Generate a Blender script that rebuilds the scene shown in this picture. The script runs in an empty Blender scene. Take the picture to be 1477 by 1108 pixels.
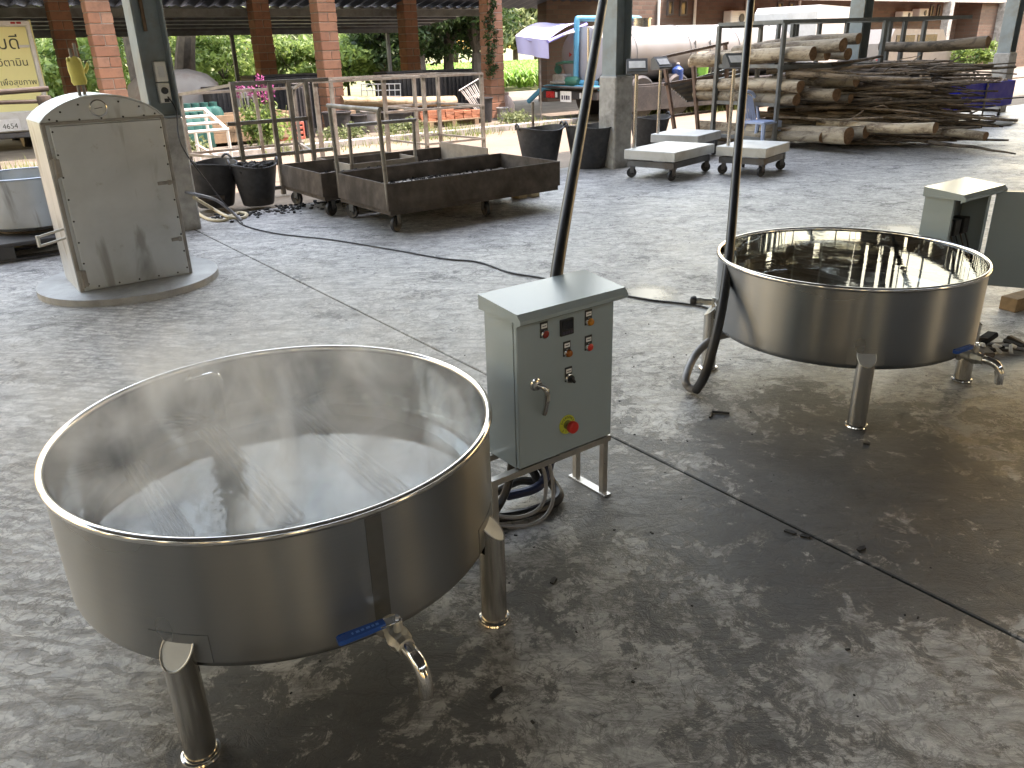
import bpy, bmesh, math, random
from mathutils import Vector, Matrix, Euler, Quaternion
R = math.radians
C = bpy.context.scene.collection
scn = bpy.context.scene

# ------------------------------------------------------------------ camera
CAM_H, F_PX, PITCH, ROLL, IW, IH = 1.5, 1155.3, 0.399, -0.0284, 1477.0, 1108.0
_fw = Vector((0, math.cos(PITCH), -math.sin(PITCH)))
_rt0, _up0 = Vector((1, 0, 0)), Vector((0, math.sin(PITCH), math.cos(PITCH)))
_rt = math.cos(ROLL) * _rt0 + math.sin(ROLL) * _up0
_up = -math.sin(ROLL) * _rt0 + math.cos(ROLL) * _up0
cam_d = bpy.data.cameras.new('camera')
cam = bpy.data.objects.new('camera', cam_d)
C.objects.link(cam)
m = Matrix((( _rt.x, _up.x, -_fw.x, 0), (_rt.y, _up.y, -_fw.y, 0), (_rt.z, _up.z, -_fw.z, CAM_H), (0, 0, 0, 1)))
cam.matrix_world = m
cam_d.sensor_fit = 'HORIZONTAL'
cam_d.sensor_width = 36.0
cam_d.lens = F_PX / IW * 36.0
cam_d.clip_start = 0.05
cam_d.clip_end = 2000
scn.camera = cam

# ------------------------------------------------------------------ light
SUN_ELEV, SUN_AZ = R(69), R(-2)          # azimuth: direction towards the sun, measured from +X
w = bpy.data.worlds.new('World'); scn.world = w; w.use_nodes = True
nt = w.node_tree
bg = nt.nodes['Background']
sky = nt.nodes.new('ShaderNodeTexSky'); sky.sky_type = 'NISHITA'; sky.sun_disc = False
sky.sun_elevation = SUN_ELEV
sky.sun_rotation = math.pi / 2 - SUN_AZ
sky.dust_density = 1.4; sky.air_density = 3.0; sky.ozone_density = 1.0
nt.links.new(sky.outputs[0], bg.inputs[0])
bg.inputs[1].default_value = 0.15
sun_d = bpy.data.lights.new('sun', 'SUN'); sun_d.energy = 2.0; sun_d.angle = R(0.6); sun_d.color = (1, .95, .87)
sun = bpy.data.objects.new('sun', sun_d); C.objects.link(sun)
_sd = Vector((math.cos(SUN_ELEV) * math.cos(SUN_AZ), math.cos(SUN_ELEV) * math.sin(SUN_AZ), math.sin(SUN_ELEV)))
sun.rotation_euler = _sd.to_track_quat('Z', 'Y').to_euler()
sun.location = (30, 0, 60)
scn.view_settings.view_transform = 'Standard'
scn.view_settings.look = 'None'
scn.view_settings.gamma = 1.0
scn.view_settings.use_curve_mapping = False
scn.view_settings.exposure = 2.75
scn.view_settings.use_white_balance = True
scn.view_settings.white_balance_temperature = 7350
scn.view_settings.white_balance_tint = 27
scn.render.engine = 'CYCLES'
cy = scn.cycles
cy.use_denoising = True
cy.max_bounces = 12; cy.diffuse_bounces = 5; cy.glossy_bounces = 6; cy.transmission_bounces = 8; cy.volume_bounces = 2; cy.transparent_max_bounces = 12
cy.caustics_reflective = True; cy.caustics_refractive = True; cy.blur_glossy = 0.3
cy.sample_clamp_indirect = 8.0
cy.volume_step_rate = 0.8

# ------------------------------------------------------------------ positions from the photograph's pixels
def ray(u, v):
    return (_fw * F_PX + (u - IW / 2) * _rt - (v - IH / 2) * _up) / F_PX
def G(u, v, h=0.0):                     # pixel -> point on the level h
    d = ray(u, v); t = (h - CAM_H) / d.z
    return Vector((d.x * t, d.y * t, h))
TH = R(36.4)
U2 = Vector((math.cos(TH), math.sin(TH), 0)); V2 = Vector((-math.sin(TH), math.cos(TH), 0))
ORG = Vector((1.43, 10.85, 0))
def A(a, b, z=0.0):                     # shed axes: a along the column row, b outwards from it
    return ORG + a * U2 + b * V2 + Vector((0, 0, z))
def onplane(u, v, p0, n):               # pixel -> point on the upright plane through p0 with normal n
    d = ray(u, v); n = Vector(n); t = (Vector((p0[0], p0[1], 0)).dot(n)) / (d.x * n.x + d.y * n.y)
    return Vector((d.x * t, d.y * t, CAM_H + d.z * t))
def onB(u, v, b): return onplane(u, v, A(0, b), V2)
def onA(u, v, a): return onplane(u, v, A(a, 0), U2)
def ab(P):
    d = Vector((P[0], P[1], 0)) - ORG
    return d.dot(U2), d.dot(V2)
BA = TH                                  # rotation of the shed axes about Z

# ------------------------------------------------------------------ mesh helpers
class MB:
    def __init__(s): s.v = []; s.f = []
    def add(s, vs, fs, M=None):
        o = len(s.v)
        s.v += [tuple(M @ Vector(q)) if M is not None else tuple(q) for q in vs]
        s.f += [tuple(i + o for i in q) for q in fs]
        return s
    def box(s, c, d, bev=0.0, rz=0.0, M=None):
        x, y, z = d[0] / 2, d[1] / 2, d[2] / 2
        T = Matrix.Translation(Vector(c)) @ Matrix.Rotation(rz, 4, 'Z')
        if M is not None: T = M @ T
        if bev <= 0:
            vs = [(-x, -y, -z), (x, -y, -z), (x, y, -z), (-x, y, -z), (-x, -y, z), (x, -y, z), (x, y, z), (-x, y, z)]
            fs = [(0, 3, 2, 1), (4, 5, 6, 7), (0, 1, 5, 4), (1, 2, 6, 5), (2, 3, 7, 6), (3, 0, 4, 7)]
            return s.add(vs, fs, T)
        b = min(bev, x * .49, y * .49, z * .49)
        idx = {}; vs = []
        for sx in (-1, 1):
            for sy in (-1, 1):
                for sz in (-1, 1):
                    for k, q in enumerate(((sx * x, sy * (y - b), sz * (z - b)), (sx * (x - b), sy * y, sz * (z - b)), (sx * (x - b), sy * (y - b), sz * z))):
                        idx[(sx, sy, sz, k)] = len(vs); vs.append(q)
        fs = []
        I = lambda *k: idx[k]
        for sg in (-1, 1):
            q = [I(sg, -1, -1, 0), I(sg, 1, -1, 0), I(sg, 1, 1, 0), I(sg, -1, 1, 0)]; fs.append(tuple(q if sg > 0 else q[::-1]))
            q = [I(-1, sg, -1, 1), I(-1, sg, 1, 1), I(1, sg, 1, 1), I(1, sg, -1, 1)]; fs.append(tuple(q if sg > 0 else q[::-1]))
            q = [I(-1, -1, sg, 2), I(1, -1, sg, 2), I(1, 1, sg, 2), I(-1, 1, sg, 2)]; fs.append(tuple(q if sg > 0 else q[::-1]))
        for a in (-1, 1):
            for c in (-1, 1):
                q = [I(a, c, -1, 0), I(a, c, -1, 1), I(a, c, 1, 1), I(a, c, 1, 0)]; fs.append(tuple(q if a * c > 0 else q[::-1]))
                q = [I(-1, a, c, 1), I(-1, a, c, 2), I(1, a, c, 2), I(1, a, c, 1)]; fs.append(tuple(q if a * c > 0 else q[::-1]))
                q = [I(a, -1, c, 2), I(a, -1, c, 0), I(a, 1, c, 0), I(a, 1, c, 2)]; fs.append(tuple(q if a * c > 0 else q[::-1]))
                for d_ in (-1, 1):
                    q = [I(a, c, d_, 0), I(a, c, d_, 1), I(a, c, d_, 2)]; fs.append(tuple(q if a * c * d_ > 0 else q[::-1]))
        return s.add(vs, fs, T)
    def tube(s, pts, r, n=10, caps=True, closed=False, M=None):
        P = [Vector(p) for p in pts]
        rr = r if isinstance(r, (list, tuple)) else [r] * len(P)
        L = len(P); vs = []; fs = []
        T = []
        for i in range(L):
            if closed: t = P[(i + 1) % L] - P[i - 1]
            else: t = P[min(i + 1, L - 1)] - P[max(i - 1, 0)]
            T.append(t.normalized())
        ref = Vector((0, 0, 1)) if abs(T[0].z) < .9 else Vector((1, 0, 0))
        nrm = (ref - T[0] * ref.dot(T[0])).normalized()
        for i in range(L):
            nrm = nrm - T[i] * nrm.dot(T[i])
            nrm.normalize(); bn = T[i].cross(nrm)
            for k in range(n):
                a = 2 * math.pi * k / n
                vs.append(P[i] + (nrm * math.cos(a) + bn * math.sin(a)) * rr[i])
        for i in range(L if closed else L - 1):
            j = (i + 1) % L
            for k in range(n):
                fs.append((i * n + k, i * n + (k + 1) % n, j * n + (k + 1) % n, j * n + k))
        if caps and not closed:
            fs.append(tuple(range(n))[::-1]); fs.append(tuple((L - 1) * n + k for k in range(n)))
        return s.add(vs, fs, M)
    def bar(s, p0, p1, w, h=None, roll=None, M=None):      # rectangular bar
        p0, p1 = Vector(p0), Vector(p1); h = h or w
        t = (p1 - p0).normalized()
        ref = Vector(roll) if roll is not None else (Vector((0, 0, 1)) if abs(t.z) < .9 else U2)
        x = (ref - t * ref.dot(t)).normalized(); y = t.cross(x)
        vs = []
        for p in (p0, p1):
            for a, b in ((-1, -1), (1, -1), (1, 1), (-1, 1)): vs.append(p + x * a * h / 2 + y * b * w / 2)
        fs = [(3, 2, 1, 0), (4, 5, 6, 7), (0, 1, 5, 4), (1, 2, 6, 5), (2, 3, 7, 6), (3, 0, 4, 7)]
        return s.add(vs, fs, M)
    def lathe(s, prof, n=48, M=None, a0=0.0, a1=2 * math.pi):
        full = abs(a1 - a0 - 2 * math.pi) < 1e-6
        vs = []; fs = []; L = len(prof); cols = n if full else n + 1
        for k in range(cols):
            a = a0 + (a1 - a0) * k / n
            for (r, z) in prof: vs.append((r * math.cos(a), r * math.sin(a), z))
        for k in range(n):
            j = (k + 1) % cols
            for i in range(L - 1):
                q = [k * L + i, j * L + i, j * L + i + 1, k * L + i + 1]
                if prof[i][0] < 1e-6: q = [k * L + i, j * L + i + 1, k * L + i + 1]
                elif prof[i + 1][0] < 1e-6: q = [k * L + i, j * L + i, k * L + i + 1]
                fs.append(tuple(q))
        return s.add(vs, fs, M)
    def prism(s, poly, z0, z1, M=None):                   # poly in xy, CCW
        n = len(poly)
        vs = [(x, y, z0) for x, y in poly] + [(x, y, z1) for x, y in poly]
        fs = [tuple(range(n))[::-1], tuple(range(n, 2 * n))] + [(i, (i + 1) % n, n + (i + 1) % n, n + i) for i in range(n)]
        return s.add(vs, fs, M)
    def mesh(s, name, mat=None, smooth=35):
        me = bpy.data.meshes.new(name)
        me.from_pydata(s.v, [], s.f)
        me.validate()
        if mat is not None: me.materials.append(mat)
        if smooth:
            me.shade_smooth(); me.set_sharp_from_angle(angle=R(smooth))
        return me
    def build(s, name, mat, parent=None, smooth=35, weld=False):
        me = s.mesh(name, mat, smooth)
        if weld:
            b = bmesh.new(); b.from_mesh(me); bmesh.ops.remove_doubles(b, verts=b.verts, dist=1e-5); bmesh.ops.recalc_face_normals(b, faces=b.faces); b.to_mesh(me); b.free()
        return link(name, me, parent)
def link(name, me, parent=None):
    o = bpy.data.objects.new(name, me); C.objects.link(o)
    if parent is not None: o.parent = parent
    return o
def tag(o, label, cat, group=None, kind=None):
    if label: o['label'] = label
    if cat: o['category'] = cat
    if group: o['group'] = group
    if kind: o['kind'] = kind
    return o
def thing(name, label, cat, loc=(0, 0, 0), rz=0.0, group=None):
    o = bpy.data.objects.new(name, None); C.objects.link(o); o.empty_display_size = .1
    o.location = loc; o.rotation_euler = (0, 0, rz)
    return tag(o, label, cat, group)
def struct(name, mb, mat, label=None, smooth=35):
    o = mb.build(name, mat, None, smooth); o['kind'] = 'structure'
    if label: o['label'] = label
    return o
def copy_tree(root, parent=None):
    c = root.copy(); C.objects.link(c); c.parent = parent
    for ch in list(root.children): copy_tree(ch, c)
    return c
def spline(pts, n=8):                                     # Catmull-Rom through points
    P = [Vector(p) for p in pts]; out = []
    for i in range(len(P) - 1):
        p0, p1, p2, p3 = P[max(i - 1, 0)], P[i], P[i + 1], P[min(i + 2, len(P) - 1)]
        for k in range(n):
            t = k / n
            out.append(.5 * ((2 * p1) + (p2 - p0) * t + (2 * p0 - 5 * p1 + 4 * p2 - p3) * t * t + (3 * p1 - p0 - 3 * p2 + p3) * t ** 3))
    return out + [P[-1]]
def text_mesh(body, size, mat, parent, M, name='lettering', depth=0.0008, align='CENTER'):
    cu = bpy.data.curves.new(name, 'FONT'); cu.body = body; cu.size = size; cu.extrude = depth
    cu.align_x = align; cu.align_y = 'CENTER'
    t = bpy.data.objects.new(name + '_tmp', cu); C.objects.link(t)
    dg = bpy.context.evaluated_depsgraph_get()
    me = bpy.data.meshes.new_from_object(t.evaluated_get(dg))
    bpy.data.objects.remove(t); bpy.data.curves.remove(cu)
    me.transform(M); me.materials.clear(); me.materials.append(mat); me.name = name
    return link(name, me, parent)

# ------------------------------------------------------------------ materials
def nodes(name):
    m = bpy.data.materials.new(name); m.use_nodes = True
    t = m.node_tree; b = t.nodes['Principled BSDF']
    return m, t, b
def N(t, kind, **kw):
    n = t.nodes.new(kind)
    for k, v in kw.items():
        if k in n.inputs: n.inputs[k].default_value = v
        else: setattr(n, k, v)
    return n
def ramp(t, src, stops, interp='LINEAR'):
    r = t.nodes.new('ShaderNodeValToRGB'); r.color_ramp.interpolation = interp
    e = r.color_ramp.elements
    while len(e) > 1: e.remove(e[-1])
    e[0].position = stops[0][0]; e[0].color = col4(stops[0][1])
    for p, c in stops[1:]:
        q = e.new(p); q.color = col4(c)
    t.links.new(src, r.inputs[0])
    return r
def col4(c): return (c, c, c, 1) if isinstance(c, (int, float)) else (c[0], c[1], c[2], 1)
def mixc(t, a, b, f, mode='MIX'):
    n = t.nodes.new('ShaderNodeMix'); n.data_type = 'RGBA'; n.blend_type = mode
    for s, i in ((f, 0), (a, 6), (b, 7)):
        if hasattr(s, 'links') or hasattr(s, 'is_linked'): t.links.new(s, n.inputs[i])
        else: n.inputs[i].default_value = s if i == 0 else col4(s)
    return n.outputs[2]
def mathn(t, op, a, b=0.0, c=0.0, clamp=False):
    n = t.nodes.new('ShaderNodeMath'); n.operation = op; n.use_clamp = clamp
    for i, s in enumerate((a, b, c)):
        if hasattr(s, 'is_linked'): t.links.new(s, n.inputs[i])
        else: n.inputs[i].default_value = s
    return n.outputs[0]
def noise(t, co, scale, detail=4, rough=.55, dist=0.0):
    n = N(t, 'ShaderNodeTexNoise', Scale=scale, Detail=detail, Roughness=rough, Distortion=dist)
    if co is not None: t.links.new(co, n.inputs['Vector'])
    return n.outputs['Fac']
def coords(t, scale=(1, 1, 1), rot=(0, 0, 0), out='Object', loc=(0, 0, 0)):
    c = t.nodes.new('ShaderNodeTexCoord'); mp = t.nodes.new('ShaderNodeMapping')
    mp.inputs['Scale'].default_value = scale; mp.inputs['Rotation'].default_value = rot; mp.inputs['Location'].default_value = loc
    t.links.new(c.outputs[out], mp.inputs[0])
    return mp.outputs[0]
def bump(t, b, h, strength=.3, dist=.01):
    n = N(t, 'ShaderNodeBump', Strength=strength, Distance=dist)
    t.links.new(h, n.inputs['Height']); t.links.new(n.outputs[0], b.inputs['Normal'])
    return n
def plain(name, c, rough=.5, metal=0.0, var=.12, scale=14.0, bmp=0.0, dirt=None, dirt_amt=.35, dirt_scale=3.0, spec=None, rvar=.1):
    """one colour broken up by fine noise, optional dirt colour in patches"""
    m, t, b = nodes(name)
    co = coords(t)
    n1 = noise(t, co, scale, 5)
    lo = tuple(max(0, k * (1 - var)) for k in c); hi = tuple(min(1, k * (1 + var)) for k in c)
    base = ramp(t, n1, [(.3, lo), (.7, hi)]).outputs[0]
    if dirt is not None:
        n2 = noise(t, co, dirt_scale, 8, .65, .4)
        f = ramp(t, n2, [(.48, 0.0), (.66, dirt_amt)]).outputs[0]
        base = mixc(t, base, dirt, f)
    t.links.new(base, b.inputs['Base Color'])
    rr = ramp(t, noise(t, co, scale * .6, 4), [(.3, max(.02, rough - rvar)), (.7, min(1, rough + rvar))])
    t.links.new(rr.outputs[0], b.inputs['Roughness'])
    b.inputs['Metallic'].default_value = metal
    if spec is not None: b.inputs['Specular IOR Level'].default_value = spec
    if bmp: bump(t, b, noise(t, co, scale * 2.5, 6, .6), bmp, .004)
    return m

def floor_material():
    m, t, b = nodes('worn concrete')
    co = coords(t)
    cs = coords(t, rot=(0, 0, -BA), scale=(1.0, 2.6, 1))           # brushed along the shed
    big = noise(t, co, .42, 5, .6, .3)
    mid = noise(t, co, 2.4, 12, .74, .6)
    fine = noise(t, co, 11.0, 12, .78, .9)
    smear = noise(t, cs, 3.4, 12, .74, 1.6)
    flake = noise(t, co, 9.0, 13, .80, .7)
    # base tone: pale cement, broken by trowel smears
    base = ramp(t, smear, [(.32, (.13, .125, .118)), (.45, (.31, .30, .285)), (.60, (.56, .54, .51))]).outputs[0]
    base = mixc(t, base, (.37, .355, .33), ramp(t, big, [(.45, 0.0), (.75, .5)]).outputs[0])
    base = mixc(t, base, (.10, .088, .08), ramp(t, fine, [(.50, 0.0), (.64, .75)]).outputs[0])
    # crackle: short dark strokes
    def ridge(src, w0, w1): return ramp(t, mathn(t, 'ABSOLUTE', mathn(t, 'SUBTRACT', src, .5)), [(w0, 1.0), (w1, 0.0)]).outputs[0]
    q1 = noise(t, coords(t, rot=(0, 0, -BA), scale=(1, 1.7, 1)), 4.2, 7, .66, 1.3)
    q2 = noise(t, coords(t, loc=(3, 7, 0)), 9.5, 6, .62, 1.0)
    lines = mathn(t, 'MAXIMUM', mathn(t, 'MULTIPLY', ridge(q1, .006, .022), ramp(t, mid, [(.38, .15), (.6, 1.0)]).outputs[0]), mathn(t, 'MULTIPLY', ridge(q2, .008, .028), ramp(t, big, [(.35, .2), (.6, .8)]).outputs[0]))
    base = mixc(t, base, (.05, .047, .043), mathn(t, 'MULTIPLY', lines, .85))
    # dark worn coating, flaked away in patches; thickest on the working side of the shed
    sp = N(t, 'ShaderNodeSeparateXYZ'); t.links.new(coords(t), sp.inputs[0])
    dx = mathn(t, 'MULTIPLY', mathn(t, 'SUBTRACT', sp.outputs[0], 1.15), .50)
    dy = mathn(t, 'MULTIPLY', mathn(t, 'SUBTRACT', sp.outputs[1], 2.45), .74)
    d2 = mathn(t, 'SQRT', mathn(t, 'ADD', mathn(t, 'MULTIPLY', dx, dx), mathn(t, 'MULTIPLY', dy, dy)))
    zone = mathn(t, 'SUBTRACT', 1.08, d2, clamp=True)
    wx = mathn(t, 'MULTIPLY', mathn(t, 'ADD', sp.outputs[0], .45), 1.5)
    wy = mathn(t, 'MULTIPLY', mathn(t, 'SUBTRACT', sp.outputs[1], 1.5), 1.1)
    w2 = mathn(t, 'SUBTRACT', .95, mathn(t, 'SQRT', mathn(t, 'ADD', mathn(t, 'MULTIPLY', wx, wx), mathn(t, 'MULTIPLY', wy, wy))), clamp=True)
    zone = mathn(t, 'MAXIMUM', zone, w2)
    k = mathn(t, 'ADD', mathn(t, 'MULTIPLY', flake, .62), mathn(t, 'MULTIPLY', mid, .52))
    k = mathn(t, 'ADD', k, mathn(t, 'MULTIPLY', zone, .155))
    coat = ramp(t, k, [(.628, 0.0), (.655, .88)]).outputs[0]
    dark = ramp(t, fine, [(.3, (.045, .046, .047)), (.7, (.098, .098, .096))]).outputs[0]
    base = mixc(t, base, dark, coat)
    # soot: soft dark drifts near the vats
    soot = mathn(t, 'MULTIPLY', zone, ramp(t, noise(t, co, 1.1, 8, .7, .8), [(.35, 0.0), (.65, 1.0)]).outputs[0])
    base = mixc(t, base, (.024, .023, .023), mathn(t, 'MULTIPLY', soot, .62))
    # hairline cracks and tyre ribs
    vo = N(t, 'ShaderNodeTexVoronoi', Scale=1.7); vo.feature = 'DISTANCE_TO_EDGE'
    wv = N(t, 'ShaderNodeTexNoise', Scale=3.0, Detail=6)
    t.links.new(co, wv.inputs['Vector'])
    vm = N(t, 'ShaderNodeVectorMath'); vm.operation = 'MULTIPLY_ADD'
    t.links.new(wv.outputs['Color'], vm.inputs[0]); vm.inputs[1].default_value = (.55, .55, 0); t.links.new(co, vm.inputs[2])
    t.links.new(vm.outputs[0], vo.inputs['Vector'])
    crack = ramp(t, vo.outputs['Distance'], [(.0, 1.0), (.007, 0.0)]).outputs[0]
    crack = mathn(t, 'MULTIPLY', crack, ramp(t, mid, [(.5, 0.0), (.6, .8)]).outputs[0])
    base = mixc(t, base, (.05, .045, .04), crack)
    tw = N(t, 'ShaderNodeTexWave', Scale=5.4, Distortion=5.5, Detail=4.0); tw.inputs['Detail Scale'].default_value = 2.2
    t.links.new(coords(t, rot=(0, 0, R(14))), tw.inputs['Vector']); tw.bands_direction = 'Y'
    # tyre band: a strip along the shed direction
    ta = mathn(t, 'SUBTRACT', sp.outputs[0], mathn(t, 'MULTIPLY', sp.outputs[1], -.35))
    band = ramp(t, mathn(t, 'ABSOLUTE', mathn(t, 'ADD', ta, .72)), [(.25, 1.0), (.62, 0.0)]).outputs[0]
    ribs = mathn(t, 'MULTIPLY', mathn(t, 'MULTIPLY', ramp(t, tw.outputs['Fac'], [(.62, 0.0), (.76, 1.0)]).outputs[0], band), ramp(t, mid, [(.35, .25), (.6, .75)]).outputs[0])
    base = mixc(t, base, (.085, .08, .074), mathn(t, 'MULTIPLY', ribs, .9))
    t.links.new(base, b.inputs['Base Color'])
    rr = ramp(t, mathn(t, 'ADD', mathn(t, 'MULTIPLY', mid, .6), mathn(t, 'MULTIPLY', smear, .4)), [(.35, .30), (.6, .55)]).outputs[0]
    t.links.new(rr, b.inputs['Roughness'])
    h = mathn(t, 'ADD', mathn(t, 'MULTIPLY', smear, .7), mathn(t, 'MULTIPLY', fine, .35))
    h = mathn(t, 'SUBTRACT', h, mathn(t, 'MULTIPLY', mathn(t, 'MAXIMUM', crack, lines), .15))
    h = mathn(t, 'SUBTRACT', h, mathn(t, 'MULTIPLY', ribs, .4))
    h = mathn(t, 'SUBTRACT', h, mathn(t, 'MULTIPLY', coat, .12))
    bump(t, b, h, .55, .012)
    return m
M = {}
M['floor'] = floor_material()
def sand_material():
    m, t, b = nodes('packed sand')
    co = coords(t)
    c = ramp(t, noise(t, co, .7, 8, .65), [(.3, (.15, .12, .088)), (.7, (.22, .18, .135))]).outputs[0]
    c = mixc(t, c, (.10, .082, .062), ramp(t, noise(t, co, 9, 8, .7), [(.5, 0.0), (.8, .7)]).outputs[0])
    t.links.new(c, b.inputs['Base Color']); b.inputs['Roughness'].default_value = .95
    bump(t, b, noise(t, co, 14, 8, .7), .5, .02)
    return m
M['sand'] = sand_material()
M['yard'] = plain('trodden yard earth', (.15, .13, .105), .95, var=.35, scale=3, bmp=.4, dirt=(.11, .10, .08), dirt_amt=.7, dirt_scale=1.3)
M['earth'] = plain('field earth', (.14, .15, .07), .95, var=.4, scale=.4, bmp=.3)
M['concrete'] = plain('rough concrete', (.34, .33, .31), .85, var=.25, scale=9, bmp=.4, dirt=(.12, .11, .10), dirt_amt=.7, dirt_scale=3)
M['bluegrey'] = plain('blue grey painted steel', (.20, .245, .265), .5, var=.12, scale=6, dirt=(.16, .13, .10), dirt_amt=.5, dirt_scale=2.5)
M['darkseam'] = plain('joint filler', (.018, .017, .016), .9)
M['roofdark'] = plain('darkened roof sheet', (.10, .10, .105), .6, .2, var=.25, scale=2.0, dirt=(.05, .045, .04), dirt_amt=.6, dirt_scale=.8)  # unseen roof, darkened so it bounces less light below
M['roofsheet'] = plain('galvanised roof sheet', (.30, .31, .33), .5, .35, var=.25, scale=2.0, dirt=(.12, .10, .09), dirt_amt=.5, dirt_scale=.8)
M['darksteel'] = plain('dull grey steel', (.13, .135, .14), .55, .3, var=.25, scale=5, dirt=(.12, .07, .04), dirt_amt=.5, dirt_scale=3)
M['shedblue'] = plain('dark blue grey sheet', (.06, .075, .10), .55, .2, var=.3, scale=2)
M['beam'] = plain('weathered grey beam', (.19, .20, .20), .7, .1, var=.25, scale=4, dirt=(.10, .08, .06), dirt_amt=.5)
def brick_wall_mat(name, c1, c2, mort, sc, w=.5, h=.25):
    m, t, b = nodes(name)
    br = N(t, 'ShaderNodeTexBrick', Scale=1.0); br.inputs['Color1'].default_value = col4(c1); br.inputs['Color2'].default_value = col4(c2)
    br.inputs['Mortar'].default_value = col4(mort); br.inputs['Brick Width'].default_value = w; br.inputs['Row Height'].default_value = h
    br.inputs['Mortar Size'].default_value = .012; br.inputs['Bias'].default_value = .0
    co = coords(t, rot=(R(90), 0, 0)); t.links.new(co, br.inputs['Vector'])
    c = mixc(t, br.outputs['Color'], (.10, .07, .05), ramp(t, noise(t, coords(t), 1.2, 8, .7), [(.45, 0.0), (.75, .6)]).outputs[0])
    t.links.new(c, b.inputs['Base Color']); b.inputs['Roughness'].default_value = .9
    bump(t, b, mathn(t, 'SUBTRACT', noise(t, coords(t), 20, 6), mathn(t, 'MULTIPLY', br.outputs['Fac'], 1.0)), .5, .01)
    return m
M['brickwall'] = brick_wall_mat('old brick wall', (.135, .082, .058), (.095, .057, .041), (.10, .08, .062), 1, .30, .12)
def obj_var(name, stops, rough=.85, bmp=.4, scale=8, dirt=(.08, .06, .05), damt=.6):
    """tone differs from piece to piece"""
    m, t, b = nodes(name)
    oi = t.nodes.new('ShaderNodeObjectInfo')
    base = ramp(t, oi.outputs['Random'], stops).outputs[0]
    co = coords(t)
    base = mixc(t, base, dirt, ramp(t, noise(t, co, scale, 8, .7), [(.48, 0.0), (.72, damt)]).outputs[0])
    t.links.new(base, b.inputs['Base Color']); b.inputs['Roughness'].default_value = rough
    bump(t, b, noise(t, co, scale * 3, 7, .65), bmp, .01)
    return m
M['brick'] = obj_var('clay block', [(0, (.27, .125, .078)), (.4, (.34, .165, .10)), (.7, (.30, .15, .095)), (1, (.38, .21, .14))], scale=5, dirt=(.13, .085, .06), damt=.7)
M['mortar'] = plain('cement mortar', (.30, .27, .23), .95, bmp=.3)
M['white'] = plain('white paint', (.60, .60, .58), .45, var=.06, scale=5, dirt=(.35, .32, .27), dirt_amt=.35)
M['plastic_white'] = plain('aged white plastic', (.66, .64, .58), .45, var=.06)
M['black'] = plain('black rubber', (.022, .022, .024), .5, var=.3, scale=30)
M['blackmatt'] = plain('black plastic', (.03, .03, .033), .6, var=.3, scale=20, bmp=.1, dirt=(.12, .11, .10), dirt_amt=.35)

# ------------------------------------------------------------------ ground
def abquad(mb, a0, a1, b0, b1, z0, z1):
    c = A((a0 + a1) / 2, (b0 + b1) / 2, (z0 + z1) / 2)
    mb.box(c, (a1 - a0, b1 - b0, z1 - z0), 0, BA)
g = MB(); g.add([(-700, -700, -.16), (700, -700, -.16), (700, 900, -.16), (-700, 900, -.16)], [(0, 1, 2, 3)])
struct('ground', g, M['earth'])
g = MB(); abquad(g, -40, 60, .42, 6.2, -.3, -.05)
struct('dirt_road', g, M['sand'])
g = MB(); abquad(g, -40, 60, 5.75, 16.5, -.3, .0)
struct('shed_yard', g, M['yard'])
g = MB(); abquad(g, -40, 4.4, 5.5, 5.75, -.3, .05)
struct('kerb', g, M['concrete'])
fl = bpy.data.objects.new('floor', None); C.objects.link(fl); fl['kind'] = 'structure'
sub = MB(); abquad(sub, -27.2, 41, -17.2, .4, -.4, -.012)
sub.build('joint_bed', M['darkseam'], fl)
edges = [-27.0] + [-.14 + 5.36 * k for k in range(-4, 7)] + [40.0]
for a0, a1 in zip(edges, edges[1:]):
    s_ = MB(); c = A((a0 + a1) / 2, -8.3, -.1)
    s_.box(c, (a1 - a0 - .011, 17.4, .2), .004, BA)
    s_.build('concrete_slab', M['floor'], fl)
# ------------------------------------------------------------------ roof over the working floor
rf = bpy.data.objects.new('roof', None); C.objects.link(rf); rf['kind'] = 'structure'
EAVE, RIDGE = 7.0, 8.4
s_ = MB()
a0, a1, nc = -25.0, 40.0, 216
for (b0, z0, b1, z1) in ((.35, EAVE, -7.6, RIDGE), (-7.6, RIDGE, -15.6, EAVE)):
    vs = []; fs = []
    for i in range(nc + 1):
        a = a0 + (a1 - a0) * i / nc; dz = .03 * (1 if i % 2 else -1)
        vs += [A(a, b0, z0 + dz), A(a, b1, z1 + dz)]
    for i in range(nc): fs.append((2 * i, 2 * i + 1, 2 * i + 3, 2 * i + 2))
    s_.add(vs, fs)
s_.build('roof_sheet', M['roofdark'], rf, smooth=0)
for b in (.2, -1.5, -3, -4.5, -6, -9, -10.5, -12, -13.5, -15.4):
    z = EAVE + (RIDGE - EAVE) * (1 - abs(b + 7.6) / 7.95) - .13
    MB().bar(A(-25, b, z), A(40, b, z), .06, .12).build('purlin', M['darksteel'], rf)
for k in range(-4, 8):
    a = 5.36 * k
    tr = MB()
    for s0, s1 in (((0, EAVE - .2), (-7.6, RIDGE - .3)), ((-7.6, RIDGE - .3), (-15.2, EAVE - .2)), ((0, EAVE - .75), (-15.2, EAVE - .75))):
        tr.bar(A(a, s0[0], s0[1]), A(a, s1[0], s1[1]), .1, .14)
    for i in range(9):
        b = -1.7 * i - .8; zz = EAVE + (RIDGE - EAVE) * (1 - abs(b + 7.6) / 7.95) - .3
        tr.bar(A(a, b, EAVE - .75), A(a, b - (.9 if b > -7.6 else -.9), zz), .05, .05)
    tr.build('truss', M['darksteel'], rf)
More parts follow.
